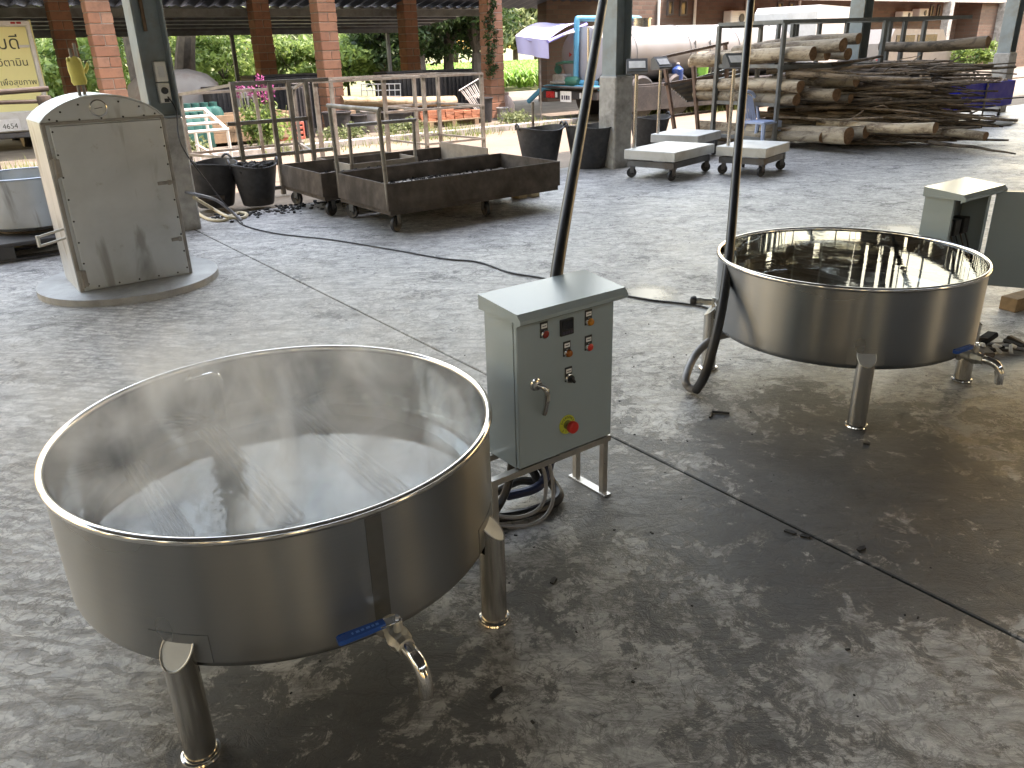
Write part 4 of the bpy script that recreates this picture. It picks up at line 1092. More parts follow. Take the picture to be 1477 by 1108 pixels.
for i, (e0, e1, o0, o1, r) in enumerate(bot): pl_log(e0, e1, o0, o1, r, BL_[i], GB, 60 + i)
pl_log((1270, 68), (1425, 62), 1.9, 1.9, 9, 'thick brown sawn half log jutting out above the branch pile', None, 81, 'barkdark')
pl_log((1320, 190), (1422, 196), 1.55, 1.5, 8, 'sawn grey log end sticking out low from the branch pile', None, 83)
# branches
def branch_mesh(L_, r0, r1, seed, bend):
    rg = random.Random(seed); pts = []; x = 0; y = z = 0.0; vy = rg.uniform(-1, 1) * bend; vz = rg.uniform(-1, 1) * bend
    n = 9
    for i in range(n):
        pts.append((L_ * i / (n - 1), y, z)); vy += rg.uniform(-1, 1) * bend * .9; vz += rg.uniform(-1, 1) * bend * .8
        vy *= .8; vz *= .8; y += vy * L_ / n; z += vz * L_ / n
    y_end, z_end = pts[-1][1], pts[-1][2]
    pts = [(q[0], q[1] - y_end * i / (n - 1), q[2] - z_end * i / (n - 1)) for i, q in enumerate(pts)]
    k = MB(); k.tube(pts, [r0 + (r1 - r0) * i / (n - 1) for i in range(n)], 7)
    if rg.random() < .5:
        q = Vector(pts[5]); k.tube([q, q + Vector((.16, rg.uniform(-.1, .1), rg.uniform(-.05, .1))), q + Vector((.34, rg.uniform(-.16, .16), rg.uniform(-.05, .16)))], [r1 * 1.1, r1 * .8, r1 * .5], 6)
    return k.mesh('branch', M['barkdark'], 50)
variants = [branch_mesh(1.9, (.018, .026, .036, .05)[i % 4] * rng.uniform(.85, 1.15), rng.uniform(.008, .02), 200 + i, .13) for i in range(14)]
for i in range(285):
    z = .08 + 1.05 * rng.random() ** .9
    off = rng.uniform(.05, 1.25)
    s = .15 + rng.gauss(0, .15) + rng.uniform(-.1, 1.35)
    sc = rng.uniform(.75, 1.2)
    o = link('branch', variants[i % 14]); o.location = RL(s, off, z)
    an = R(-27) + rng.gauss(0, R(8))
    d = Vector((math.cos(an), math.sin(an), rng.gauss(-.02, .06)))
    zend = z + d.z * 1.9 * sc
    if zend < .05: d.z = (.06 - z) / (1.9 * sc)
    o.rotation_euler = d.to_track_quat('X', 'Z').to_euler(); o.scale = (sc, 1, 1)
    tag(o, 'long crooked grey brown branch in the pile on the log rack', 'branch', 'branches piled on the log rack')
o = link('branch', variants[3]); p, q = G(1340, 205, .1), G(1465, 222, .03); o.location = p; o.rotation_euler = (q - p).to_track_quat('X', 'Z').to_euler(); o.scale = ((q - p).length / 1.9, .7, .7)
tag(o, 'single thin branch lying out on the bare floor from the pile', 'branch')
# ------------------------------------------------------------------ brown trolley frame left of the log rack
tf = thing('trolley_frame', 'rusty brown pipe frame leaning loaded with steel bars beside the log rack', 'frame', (0, 0, 0))
FP = G(970, 202); FN = RN
FQ = lambda px, py, off=0: onplane(px, py, FP + FN * off, FN)
M['brownpipe'] = plain('brown painted pipe', (.17, .12, .10), .55, .3, var=.25, scale=8)
for p0, p1, off in (((957, 82), (975, 200), 0), ((1000, 96), (1008, 204), 0), ((1046, 64), (1052, 190), .3)): MB().bar(FQ(*p0, off), FQ(*p1, off), .05).build('post', M['brownpipe'], tf)
for p0, p1 in (((955, 83), (1050, 62)), ((957, 122), (1040, 108)), ((965, 168), (1030, 160))): MB().bar(FQ(*p0, -.03), FQ(*p1, .25), .04).build('rail', M['brownpipe'], tf)
for i in range(9):
    p, q = FQ(966 + 3 * i, 125 + 2.5 * i, .15 + .05 * i), FQ(1060 + 5 * i, 98 + 5 * i, .35 + .05 * i)
    o = MB().bar(p, q, .04, .05).build('steel_bar', M['galv'] if i % 2 else M['rackgrey']); tag(o, 'weathered steel bar lying slanted across the rusty pipe frame', 'bar', 'steel bars on the pipe frame')

# ------------------------------------------------------------------ brick-columned shed across the road
brm = {}
for nm, d in (('long', (.372, .182, .155)), ('short', (.182, .372, .155))):
    brm[nm] = MB().box((0, 0, 0), d, .008).mesh('brick', M['brick'], 0)
def brick_column(a, b, label, group, H_=3.0):
    t = thing('brick_column', label, 'column', A(a, b, 0), BA, group)
    MB().box((0, 0, H_ / 2 - .05), (.345, .345, H_ + .1)).build('mortar_core', M['mortar'], t)
    n = int(H_ / .168)
    rg = random.Random(int(a * 10 + b * 100))
    for i in range(n):
        z = .084 + i * .168
        for s in (-1, 1):
            o = link('brick', brm['long' if i % 2 else 'short'], t)
            o.location = ((0, s * .096, z) if i % 2 else (s * .096, 0, z))
            o.location.x += rg.uniform(-.006, .006); o.location.y += rg.uniform(-.006, .006)
            o.rotation_euler = (0, 0, rg.uniform(-.012, .012) + (math.pi if rg.random() < .5 else 0))
    return t
brick_column(-4.29, 7.8, 'sunlit brick column rising behind the arched steel cabinet', 'brick columns of the far shed')
brick_column(-.28, 7.8, 'sunlit brick column behind the open steel racks', 'brick columns of the far shed')
creep = brick_column(3.68, 7.8, 'brick column overgrown with creeper beside the lavender awning', 'brick columns of the far shed')
brick_column(-4.29, 11.1, 'shaded brick column beside the yellow panelled truck', 'brick columns of the far shed')
brick_column(-.28, 11.1, 'shaded brick column left of the pink flowers', 'brick columns of the far shed')
brick_column(3.5, 11.1, 'shaded brick column behind the pale log', 'brick columns of the far shed')
fs_ = thing('far_shed', 'long open shed roof with dark metal sheets on brick columns across the road', 'shed', (0, 0, 0))
def sheet(mb, a0, a1, b0, z0, b1, z1, n):
    vs = []; fs = []
    for i in range(n + 1):
        a = a0 + (a1 - a0) * i / n; dz = .022 * (1 if i % 2 else -1)
        vs += [A(a, b0, z0 + dz), A(a, b1, z1 + dz)]
    for i in range(n): fs.append((2 * i, 2 * i + 1, 2 * i + 3, 2 * i + 2))
    mb.add(vs, fs)
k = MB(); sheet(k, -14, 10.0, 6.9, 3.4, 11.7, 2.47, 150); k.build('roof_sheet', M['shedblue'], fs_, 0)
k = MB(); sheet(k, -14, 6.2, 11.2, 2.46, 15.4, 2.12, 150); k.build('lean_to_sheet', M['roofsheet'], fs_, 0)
for b, z, h in ((11.35, 2.34, .16), (15.2, 2.03, .13), (7.8, 3.2, .14), (9.6, 2.92, .1)): MB().bar(A(-14, b, z), A(6.1, b, z), .1, h).build('beam', M['beam'], fs_)
for i in range(5): MB().bar(A(-14, 12 + .7 * i, 2.33 - .058 * i), A(6.0, 12 + .7 * i, 2.33 - .058 * i), .04, .06).build('purlin', M['darksteel'], fs_)
for px in ((335, 60), (92, 100), (562, 90)):
    q = onB(px[0], px[1], 15.2); a = ab(q)[0]
    MB().bar(A(a, 15.2, -.1), A(a, 15.2, 1.97), .09).build('post', M['darksteel'], fs_)

# ------------------------------------------------------------------ brick building on the right
bb = thing('brick_building', 'long brick building with red roof edge and small windows behind the tank truck', 'building', (0, 0, 0))
k = MB(); abq = MB(); abquad(abq, 7.0, 60, 10.9, 16, -.2, 2.75)
w_ = MB(); w_.box((29.5, 2.5, 1.28), (47, 5, 2.95)); w_.box((3.4, .2, 1.28), (5.2, .4, 2.95)); wo = w_.build('wall', M['brickwall'], bb); wo.location = A(7.0, 10.9); wo.rotation_euler = (0, 0, BA)
ww = Matrix.Translation(A(7.0, 10.9)) @ Matrix.Rotation(BA, 4, 'Z')
M['redroof'] = plain('red roof sheet', (.50, .10, .07), .5, var=.1, scale=3)
M['fascia'] = plain('pale fascia board', (.34, .31, .28), .7, var=.12, scale=3)
MB().box((29.5, 1.6, 2.86), (48, 5.4, .09), 0, 0, ww).build('roof', M['redroof'], bb)
MB().box((29.5, -1.13, 2.76), (48, .04, .20), 0, 0, ww).build('fascia', M['fascia'], bb)
M['winglass'] = plain('dark window glass', (.02, .025, .03), .15, var=.2)
M['winframe'] = plain('dark window frame', (.07, .06, .055), .6)
for px0, px1, y0, y1 in ((962, 970, 1, 21), (980, 990, 1, 22), (1120, 1128, 4, 22), (1137, 1145, 5, 22), (1340, 1346, 8, 24), (1350, 1356, 8, 24), (1236, 1246, 6, 24)):
    p, q = onB(px0, y1, 10.9), onB(px1, y0, 10.9); a0, a1 = ab(p)[0] - 7, ab(q)[0] - 7
    wd = MB()
    zc, zh = (p.z + q.z) / 2, abs(q.z - p.z)
    for x in (a0, a1): wd.box((x, -.02, zc), (.06, .06, zh + .06), 0, 0, ww)
    for z in (zc - zh / 2, zc + zh / 2): wd.box(((a0 + a1) / 2, -.021, z), (a1 - a0, .06, .06), 0, 0, ww)
    wo_ = wd.build('window', M['winframe'], bb)
    MB().box(((a0 + a1) / 2, -.012, zc), (a1 - a0 - .06, .02, zh - .06), 0, 0, ww).build('pane', M['winglass'], wo_)
for px in (948, 1000, 1074, 1150):
    q = onB(px, 20, 10.9); a = ab(q)[0] - 7
    MB().tube([ww @ Vector((a, -.06, 0)), ww @ Vector((a, -.06, 2.7))], .045, 8).build('drain_pipe', M['plastic_white'], bb)
# shaded porch part on the right
a = ab(onB(1362, 40, 10.9))[0] - 7
k = MB(); k.box((a + 13, -1.2, 1.3), (24, 2.2, 2.8), 0, 0, ww @ Matrix.Translation((0, 1.35, 0))); k.build('porch_wall', M['brickwall'], bb)
for px in (1362, 1440):
    q = onB(px, 50, 9.8); aa = ab(q)[0] - 7
    MB().box((aa, -1.1, 1.3), (.3, .3, 2.8), .01, 0, ww).build('porch_post', M['concrete'], bb)
# air conditioners on the wall
def aircon(px0, px1, y0, y1, label, depth=.32):
    p, q = onB(px0, y1, 10.9), onB(px1, y0, 10.9); a0, a1 = ab(p)[0], ab(q)[0]; zc, zh = (p.z + q.z) / 2, abs(q.z - p.z)
    t = thing('air_conditioner', label, 'air conditioner', A((a0 + a1) / 2, 10.9 - depth / 2 - .03, zc - zh / 2), BA, 'wall units on the brick building')
    MB().box((0, 0, zh / 2), (a1 - a0, depth, zh), .02).build('casing', M['white'], t)
    k = MB()
    for i in range(7): k.box((0, -depth / 2 - .006, zh * (.12 + .12 * i)), ((a1 - a0) * .86, .012, zh * .05))
    g_ = k.build('louvre_grille', M['plastic_white'], t); g_['kind'] = 'stuff'
    k = MB(); k.lathe([(min(a1 - a0, zh) * .30, 0), (min(a1 - a0, zh) * .30, .012), (min(a1 - a0, zh) * .25, .016), (0, .008)], 20, Matrix.Translation(((a1 - a0) * .12, -depth / 2 - .012, zh / 2)) @ Matrix.Rotation(R(90), 4, 'X')); k.build('fan_guard', M['black'], t)
    MB().box((0, 0, -.04), ((a1 - a0) * .9, depth * .9, .04)).build('bracket', M['darksteel'], t)
aircon(1041, 1067, 16, 38, 'white air conditioner on the brick wall left of the log rack')
aircon(1086, 1098, 17, 36, 'narrow white air conditioner on the brick wall behind the hanging conduit')
aircon(1289, 1305, 17, 27, 'small white air conditioner with a dark fan on the brick wall')
aircon(1313, 1328, 13, 26, 'white air conditioner with a round fan high on the brick wall')

# ------------------------------------------------------------------ tank truck
M['tank'] = plain('dull silver tank', (.20, .20, .197), .5, .3, var=.06, scale=2, dirt=(.20, .18, .155), dirt_amt=.5, dirt_scale=1.5)
M['tankend'] = plain('pale grey tank end', (.33, .32, .35), .5, .1, var=.06, scale=3)
M['pvc'] = plain('blue pvc pipe', (.07, .30, .46), .4, var=.08, scale=6)
M['taillight'] = plain('red tail light', (.45, .03, .03), .3)
TX = Matrix.Translation(A(4.75, 5.95)) @ Matrix.Rotation(BA, 4, 'Z')
tk = thing('tank_truck', 'silver tank truck with blue pipes on its round rear end', 'truck', A(4.75, 5.95), BA)
ry, rz_, zc, LT = .72, .585, 1.26, 6.3
def oval(k, x0, x1, s=1.0, n=40):
    pass
k = MB(); n = 48; prof = [(-.0, 0), (-.035, .5), (-.02, .9), (0.0, 1.0), (LT * .5, 1.0), (LT, 1.0), (LT + .12, .93), (LT + .2, .7), (LT + .24, 0)]
vs = []; fs = []
for x, s in prof[3:]:
    for j in range(n): a = 2 * math.pi * j / n; vs.append((x, ry * s * math.cos(a), zc + rz_ * s * math.sin(a)))
m_ = len(prof) - 3
for i in range(m_ - 1):
    for j in range(n): fs.append((i * n + j, (i + 1) * n + j, (i + 1) * n + (j + 1) % n, i * n + (j + 1) % n))
k.add(vs, fs); k.build('tank', M['tank'], tk)
k = MB(); vs = []; fs = []
for x, s in [(-.035, .001), (-.03, .5), (-.018, .9), (.002, .998)]:
    for j in range(n): a = 2 * math.pi * j / n; vs.append((x, ry * s * math.cos(a), zc + rz_ * s * math.sin(a)))
for i in range(3):
    for j in range(n): fs.append((i * n + j, (i + 1) * n + j, (i + 1) * n + (j + 1) % n, i * n + (j + 1) % n))
k.add(vs, fs); k.build('tank_end', M['tankend'], tk)
for x in (.9, 2.6, 4.3, 5.9):
    k = MB(); k.tube([(x, (ry + .004) * math.cos(R(a * 7.5)), zc + (rz_ + .004) * math.sin(R(a * 7.5))) for a in range(48)], .012, 6, closed=True); k.build('tank_band', M['tank'], tk)
k = MB(); k.lathe([(0, 0), (.26, 0), (.26, .16), (.28, .16), (.28, .18), (0, .19)], 24, Matrix.Translation((1.65, 0, zc + rz_ - .03))); k.build('manhole', M['pipe'], tk)
k = MB()
for y in (-.38, .38): k.bar((-.3, y, .52), (LT + 2.2, y, .52), .08, .2)
for x in (-.25, 1, 2.5, 4, 5.5): k.bar((x, -.75, .60), (x, .75, .60), .08, .06)
k.build('chassis', M['blackmatt'], tk)
MB().box((2.9, -.02, .655), (6.8, 1.75, .035), .005).build('deck', M['blackmatt'], tk)
MB().box((3.3, -.88, .38), (5.4, .04, .50), .005).build('side_guard', M['blackmatt'], tk)
for y in (-.72, .72):
    for x in (.95, 2.1, 6.6):
        k = MB(); k.lathe([(0, -.12), (.2, -.12), (.24, -.08), (.40, -.13), (.45, -.09), (.45, .09), (.40, .13), (0, .12)], 28, Matrix.Translation((x, y, .40)) @ Matrix.Rotation(R(90), 4, 'X')); k.build('wheel', M['black'], tk)
k = MB(); k.box((-.36, 0, .50), (.10, 1.75, .16), .01); bpr = k.build('rear_bumper', M['blackmatt'], tk)
for y in (-.60, .60):
    MB().box((-.42, y, .50), (.03, .28, .13), .004).build('tail_light', M['taillight'], bpr)
    MB().box((-.424, y + (.2 if y < 0 else -.2), .50), (.025, .06, .11), .004).build('reverse_light', M['white'], bpr)
pt = MB().box((-.425, .08, .47), (.012, .36, .22), .003).build('number_plate', M['paper'], bpr)
for y_, w_ in ((.19, .05), (.11, .04), (.04, .055), (-.03, .04)): MB().box((-.4325, y_, .45), (.003, w_, .07 + .3 * w_)).build('plate_mark', M['lcd'], pt)
# blue plastic pipes: over the tank, down the end, along the bumper
k = MB(); k.tube(spline([(1.65, 0, zc + rz_ + .13), (1.45, 0, zc + rz_ + .15), (.2, .05, zc + rz_ + .15), (-.05, .07, zc + rz_ + .15), (-.12, .08, zc + rz_ + .08), (-.12, .09, zc), (-.12, .09, .80), (-.12, -.02, .74), (-.12, -.55, .73)], 5), .06, 12); k.build('fill_pipe', M['pvc'], tk)
k = MB(); k.tube(spline([(-.22, -.85, .72 - .08), (-.24, .2, .64), (-.26, .95, .63), (-.32, 1.2, .5), (-.4, 1.42, .32)], 5), .055, 12); k.build('outlet_pipe', M['pvc'], tk)
k = MB(); k.tube([(-.12, -.28, zc + .55), (-.12, -.30, .70)], .025, 8); k.build('level_tube', M['pipe'], tk)
M['green'] = plain('green pump casing', (.03, .14, .10), .45, var=.15)
k = MB(); k.box((-.1, .55, .80), (.32, .4, .22), .03); k.box((-.12, .5, .74), (.4, .5, .05), .01); pm = k.build('pump_base', M['concrete'], tk)
k = MB(); k.tube([(-.2, .65, .95), (-.2, .65, 1.12), (-.2, .4, 1.15), (-.1, .2, 1.15)], .03, 8); k.lathe([(0, -.02), (.09, -.02), (.09, .02), (0, .02)], 16, Matrix.Translation((-.2, .6, 1.0)) @ Matrix.Rotation(R(90), 4, 'X')); k.build('gate_valve', M['green'], tk)
k = MB(); k.lathe([(0, -.18), (.1, -.18), (.11, .1), (.07, .18), (0, .18)], 16, Matrix.Translation((-.2, .1, .76)) @ Matrix.Rotation(R(90), 4, 'X')); k.build('pump', M['green'], tk)
text_mesh('►', .11, M['taillight'], tk, Matrix.Translation((-.036, .38, zc + .03)) @ Matrix.Rotation(R(-90), 4, 'Z') @ Matrix.Rotation(R(90), 4, 'X'), 'arrow_mark', .001)
k = MB()
for x in (2.75, 3.25): k.bar((x, -ry - .05, .7), (x, -ry * .9 - .04, zc + .25), .03)
for i in range(4): k.bar((2.75, -ry - .05, .8 + .18 * i), (3.25, -ry - .05, .8 + .18 * i), .025)
k.build('ladder', M['galv'], tk)
# cab at the far end (mostly hidden)
k = MB(); prof = [(6.9, .5), (8.6, .5), (8.6, 1.3), (8.3, 2.2), (7.0, 2.25), (6.9, 2.1)]
k.prism([(x, z) for x, z in prof], -.95, .95, Matrix.Rotation(R(90), 4, 'X')); k.build('cab', M['white'], tk, 0, True)
# water jug and green sack on the deck
o = thing('water_jug', 'blue plastic water jug on the tank truck deck', 'jug', TX @ Vector((2.15, -.74, .673)))
MB().lathe([(0, 0), (.12, 0), (.13, .02), (.125, .08), (.13, .1), (.125, .17), (.13, .19), (.125, .26), (.06, .32), (.035, .33), (.035, .37), (0, .37)], 24).build('bottle', plain('blue jug', (.03, .07, .22), .25, var=.1), o)
MB().lathe([(.038, .36), (.038, .39), (0, .395)], 16).build('cap', M['white'], o)
o = thing('green_crate', 'bright green plastic basket on the tank truck deck', 'basket', TX @ Vector((2.95, -.74, .673)), BA)
M['lime'] = plain('lime plastic', (.16, .42, .06), .5, var=.15)
MB().lathe([(0, 0), (.13, 0), (.17, .40), (.155, .40), (.12, .02), (0, .02)], 20).build('tub', M['lime'], o)
MB().tube([(.17 * math.cos(R(a * 15)), .17 * math.sin(R(a * 15)), .40) for a in range(24)], .012, 6, closed=True).build('rim', M['lime'], o)
# ------------------------------------------------------------------ lavender awning
M['awning'] = plain('lavender tarpaulin', (.42, .42, .66), .7, var=.08, scale=2, dirt=(.45, .40, .38), dirt_amt=.4, dirt_scale=1.5)
aw = thing('awning', 'lavender tarpaulin awning on a thin pole behind the tank truck', 'awning', (0, 0, 0))
def AW(px, py, a): return onA(px, py, a)
e = [AW(743, 52, 3.75), AW(790, 58, 3.75), AW(846, 33, 5.2), AW(800, 33, 5.6)]
def sheetgrid(c, nu=14, nv=10, sag=.08, th=.01):
    vs = []; fs = []
    for l in (0, th):
        for i in range(nu + 1):
            for j in range(nv + 1):
                u_, v_ = i / nu, j / nv
                p = (c[0] * (1 - u_) + c[1] * u_) * (1 - v_) + (c[3] * (1 - u_) + c[2] * u_) * v_
                vs.append(p + Vector((0, 0, .14 * math.sin(math.pi * v_) * (.6 + .4 * math.cos(2 * math.pi * u_ + 1)) - sag * math.sin(math.pi * u_) * .5 - l + .015 * math.sin(9 * u_ + 5 * v_))))
    q = (nu + 1) * (nv + 1)
    for i in range(nu):
        for j in range(nv):
            o = i * (nv + 1) + j
            fs.append((o, o + nv + 1, o + nv + 2, o + 1)); fs.append((q + o, q + o + 1, q + o + nv + 2, q + o + nv + 1))
    return vs, fs
k = MB(); k.add(*sheetgrid(e)); k.build('canopy', M['awning'], aw)
k = MB(); f0, f1 = e[0], e[1]; g0, g1 = AW(747, 77, 3.75), AW(790, 85, 3.75)
vs = []; fs = []
for i in range(13):
    u_ = i / 12; off = U2 * -.012 * math.sin(u_ * 11)
    vs += [f0 * (1 - u_) + f1 * u_ + off, g0 * (1 - u_) + g1 * u_ + off * 2.5, f0 * (1 - u_) + f1 * u_ + off + U2 * .008, g0 * (1 - u_) + g1 * u_ + off * 2.5 + U2 * .008]
for i in range(12): o = 4 * i; fs += [(o, o + 4, o + 5, o + 1), (o + 2, o + 3, o + 7, o + 6)]
k.add(vs, fs); k.build('valance', M['awning'], aw)
MB().tube([(e[1] + Vector((0, 0, -.03))), e[2] + Vector((0, 0, -.03))], .035, 8).build('side_pole', plain('violet pole', (.22, .22, .55), .5), aw)
q = AW(779, 80, 3.9); MB().tube([Vector((q.x, q.y, 0)), q], .022, 8).build('support_pole', M['galv'], aw)
MB().tube([AW(812, 50, 4.2), AW(868, 36, 5.5)], .022, 8).build('cross_pole', M['white'], aw)

# ------------------------------------------------------------------ yellow panelled truck, far left
M['yellowpanel'] = plain('pale yellow panel', (.80, .76, .36), .5, var=.05, scale=2)
M['truckwhite'] = plain('truck white', (.66, .66, .64), .4, var=.05, scale=3, dirt=(.4, .37, .3), dirt_amt=.4)
yt = thing('box_truck', 'white box truck with a pale yellow lettered rear panel', 'truck', A(-5.08, 9.3), BA)
k = MB(); k.box((-1.1, 1.6, 1.30), (2.2, 3.2, 1.66), .03); k.build('box_body', M['truckwhite'], yt)
pn = MB().box((-1.1, -.012, 1.35), (2.02, .03, 1.36), .004).build('rear_panel', M['yellowpanel'], yt)
k = MB(); k.box((-.045, -.02, 1.34), (.06, .05, 1.56), .006); k.box((-1.1, -.021, 2.09), (2.14, .05, .07), .006); k.build('panel_frame', M['truckwhite'], yt)
MB().box((-.0, .1, 1.30), (.03, .2, 1.68), .004).build('yellow_edge', M['yellowpanel'], yt)
MB().box((-.18, -.05, 1.72), (.16, .03, .04), .004).build('latch', M['truckwhite'], yt)
for x in (-.18, -.27): MB().box((x, -.05, 2.09), (.07, .02, .03), .004).build('marker_lamp', M['taillight'], yt)
fx = lambda x, z: Matrix.Translation((x, -.029, z)) @ Matrix.Rotation(R(90), 4, 'X')
M['ink'] = plain('dark printed lettering', (.05, .06, .04), .6)
text_mesh('าามดี', .30, M['ink'], pn, fx(-.23, 1.77), 'lettering', .001, 'RIGHT')
text_mesh('มีวิตามิน', .17, M['ink'], pn, fx(-.17, 1.46), 'lettering', .001, 'RIGHT')
text_mesh('เพื่อสุขภาพ', .13, M['ink'], pn, fx(-.11, 1.14), 'lettering', .001, 'RIGHT')
k = MB(); k.box((-1.1, -.02, .50), (2.2, .1, .34), .02); lo = k.build('tail_board', M['truckwhite'], yt)
pt = MB().box((-.72, -.08, .45), (.36, .015, .2), .004).build('number_plate', M['paper'], lo)
text_mesh('4654', .12, M['ink'], pt, Matrix.Translation((-.70, -.089, .43)) @ Matrix.Rotation(R(90), 4, 'X'), 'plate_lettering', .001)
MB().box((-1.1, .02, .27), (2.1, .14, .10), .02).build('bumper', M['darksteel'], yt)
for x in (-1.75, -.35):
    for y in (.9, 2.6):
        k = MB(); k.lathe([(0, -.1), (.2, -.1), (.34, -.11), (.38, -.07), (.38, .07), (.34, .11), (0, .1)], 24, Matrix.Translation((x, y, .33)) @ Matrix.Rotation(R(90), 4, 'Y')); k.build('wheel', M['black'], yt)
# rusty pipe rail in front of the truck
pr = thing('pipe_rail', 'rusty pipe railing with two bars in front of the yellow panelled truck', 'railing', (0, 0, 0))
bq = ab(G(40, 330))[1] + 2.0
for y0, y1, r_ in ((138, 128, .03), (150, 146, .022)):
    MB().tube([onB(-60, y0, bq), onB(86 if r_ > .03 else 70, y1, bq)], r_, 10).build('bar', M['rust'], pr)
for px, py in ((64, 140), (-30, 140)):
    q = onB(px, py, bq); MB().tube([Vector((q.x, q.y, -.05)) - Vector((0, 0, 0)), q], .03, 8).build('post', M['rust'], pr)
MB().lathe([(0, -.06), (.07, -.05), (.08, 0), (.07, .05), (0, .06)], 12, Matrix.Translation(onB(64, 145, bq))).build('coupling', M['rust'], pr)

# ------------------------------------------------------------------ things kept under the far shed
def BP(px, b, z=0.0):                                      # pixel column on the line b = const, at height z
    q = onB(px, 150, b); a = ab(q)[0]
    return A(a, b, z)
M['teal'] = plain('teal plastic', (.022, .10, .09), .4, var=.15)
rg = random.Random(11)
dm_ = MB(); dm_.lathe([(0, 0), (.15, 0), (.16, .02), (.16, .42), (.13, .50), (.07, .53), (.07, .57), (0, .575)], 20); dm_ = dm_.mesh('drum_shell', M['teal'])
dc_ = MB(); dc_.lathe([(.072, .565), (.072, .60), (0, .605)], 14); dc_ = dc_.mesh('drum_cap', M['teal'])
for r_, (b, xs) in enumerate(((7.0, (252, 264, 276, 289)), (7.45, (256, 268, 281, 294, 307)))):
    for x in xs:
        t = thing('teal_drum', 'teal plastic drum standing in the cluster behind the white pipe frame', 'drum', BP(x, b, .0 if r_ == 0 else .12), rg.uniform(0, 6), 'teal drums under the far shed')
        link('drum_body', dm_, t); link('drum_cap', dc_, t)
plt = MB().box((0, 0, .06), (1.5, .7, .12), .01).build('low_platform', M['rustsunlit']); plt.location = BP(282, 7.5); plt.rotation_euler = (0, 0, BA); tag(plt, 'low timber platform under the teal drums', 'platform')
M['tarp'] = plain('grey tarpaulin', (.33, .31, .29), .7, var=.15, scale=3, dirt=(.22, .16, .14), dirt_amt=.6)
k = MB(); k.lathe([(.62, 0), (.62, .8), (.58, 1.0), (.45, 1.16), (.25, 1.24), (0, 1.26)], 24)
for i, v in enumerate(k.v):
    a = math.atan2(v[1], v[0]); s = 1 + .05 * math.sin(5 * a) + .03 * math.sin(11 * a + 1); k.v[i] = (v[0] * s * 1.35, v[1] * s, v[2] * (1 + .02 * math.sin(3 * a)))
o = k.build('tarp_bundle', M['tarp']); o.location = BP(258, 8.9); o.rotation_euler = (0, 0, BA); tag(o, 'grey tarpaulin covered heap behind the teal drums', 'tarpaulin')
# planter trough, flowers, crate
tr = thing('timber_trough', 'brown timber trough behind the pink flowering plant', 'trough', BP(295, 6.9), BA)
M['timber'] = plain('weathered timber', (.27, .19, .12), .85, var=.25, scale=6, bmp=.2, dirt=(.12, .08, .05), dirt_amt=.5)
for z, zz in ((.14, .16), (.30, .15), (.45, .14)): MB().box((.75, 0, z), (1.5, .035, zz), .004).build('plank', M['timber'], tr); MB().box((.75, .6, z), (1.5, .035, zz), .004).build('plank', M['timber'], tr)
for x in (.02, 1.48): MB().box((x, .3, .29), (.035, .56, .46), .004).build('end_board', M['timber'], tr)
k = MB(); k.box((.75, .3, .40), (1.42, .54, .05)); k.build('soil', M['charcoal'], tr)
def leaf_cloud(k, c, rad, n, size, rg, flat=(1, 1, 1), shell=.5):
    vs = []; fs = []
    for i in range(n):
        d = Vector((rg.gauss(0, 1), rg.gauss(0, 1), rg.gauss(0, 1))).normalized() * (shell + (1 - shell) * rg.random())
        p = Vector(c) + Vector((d.x * rad * flat[0], d.y * rad * flat[1], d.z * rad * flat[2]))
        nrm = Vector((rg.gauss(0, 1), rg.gauss(0, 1), rg.gauss(0, .8) + .7)).normalized()
        t1 = nrm.orthogonal().normalized(); t1 = (Quaternion(nrm, rg.uniform(0, 6.3)) @ t1); t2 = nrm.cross(t1)
        s = size * rg.uniform(.6, 1.35); w_ = s * rg.uniform(.35, .55)
        o = len(vs)
        vs += [p - t1 * s, p + t2 * w_ + nrm * s * .12, p + t1 * s, p - t2 * w_ + nrm * s * .12]
        fs += [(o, o + 1, o + 2, o + 3)]
    k.add(vs, fs)
def leaf_mat(name, dark, light, sc=.8):
    m, t, b = nodes(name)
    co = coords(t); ge = t.nodes.new('ShaderNodeNewGeometry')
    n1 = noise(t, co, sc, 4, .6); n2 = t.nodes.new('ShaderNodeTexWhiteNoise'); 
    rp = ge.outputs['Random Per Island']
    f = mathn(t, 'ADD', mathn(t, 'MULTIPLY', n1, .55), mathn(t, 'MULTIPLY', rp, .45))
    c = ramp(t, f, [(.25, dark), (.7, light)]).outputs[0]
    t.links.new(c, b.inputs['Base Color']); b.inputs['Roughness'].default_value = .55
    tr_ = N(t, 'ShaderNodeBsdfTranslucent'); 
    hs = N(t, 'ShaderNodeHueSaturation', Value=1.5); t.links.new(c, hs.inputs['Color']); t.links.new(hs.outputs[0], tr_.inputs['Color'])
    mx = t.nodes.new('ShaderNodeMixShader'); mx.inputs[0].default_value = .35
    t.links.new(b.outputs[0], mx.inputs[1]); t.links.new(tr_.outputs[0], mx.inputs[2])
    t.links.new(mx.outputs[0], t.nodes['Material Output'].inputs['Surface'])
    return m
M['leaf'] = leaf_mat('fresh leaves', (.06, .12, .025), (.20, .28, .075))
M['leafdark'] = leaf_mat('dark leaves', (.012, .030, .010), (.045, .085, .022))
M['leafolive'] = leaf_mat('olive leaves', (.08, .115, .045), (.22, .26, .12))
M['grass'] = leaf_mat('grass blades', (.06, .09, .02), (.20, .24, .07), 2)
M['corn'] = leaf_mat('young maize', (.08, .17, .02), (.20, .36, .06), 1.2)
M['pink'] = plain('pink petals', (.36, .07, .22), .6, var=.15)
M['trunk'] = plain('tree bark', (.07, .058, .048), .9, var=.35, scale=8, bmp=.6)
pc = G(385, 212)
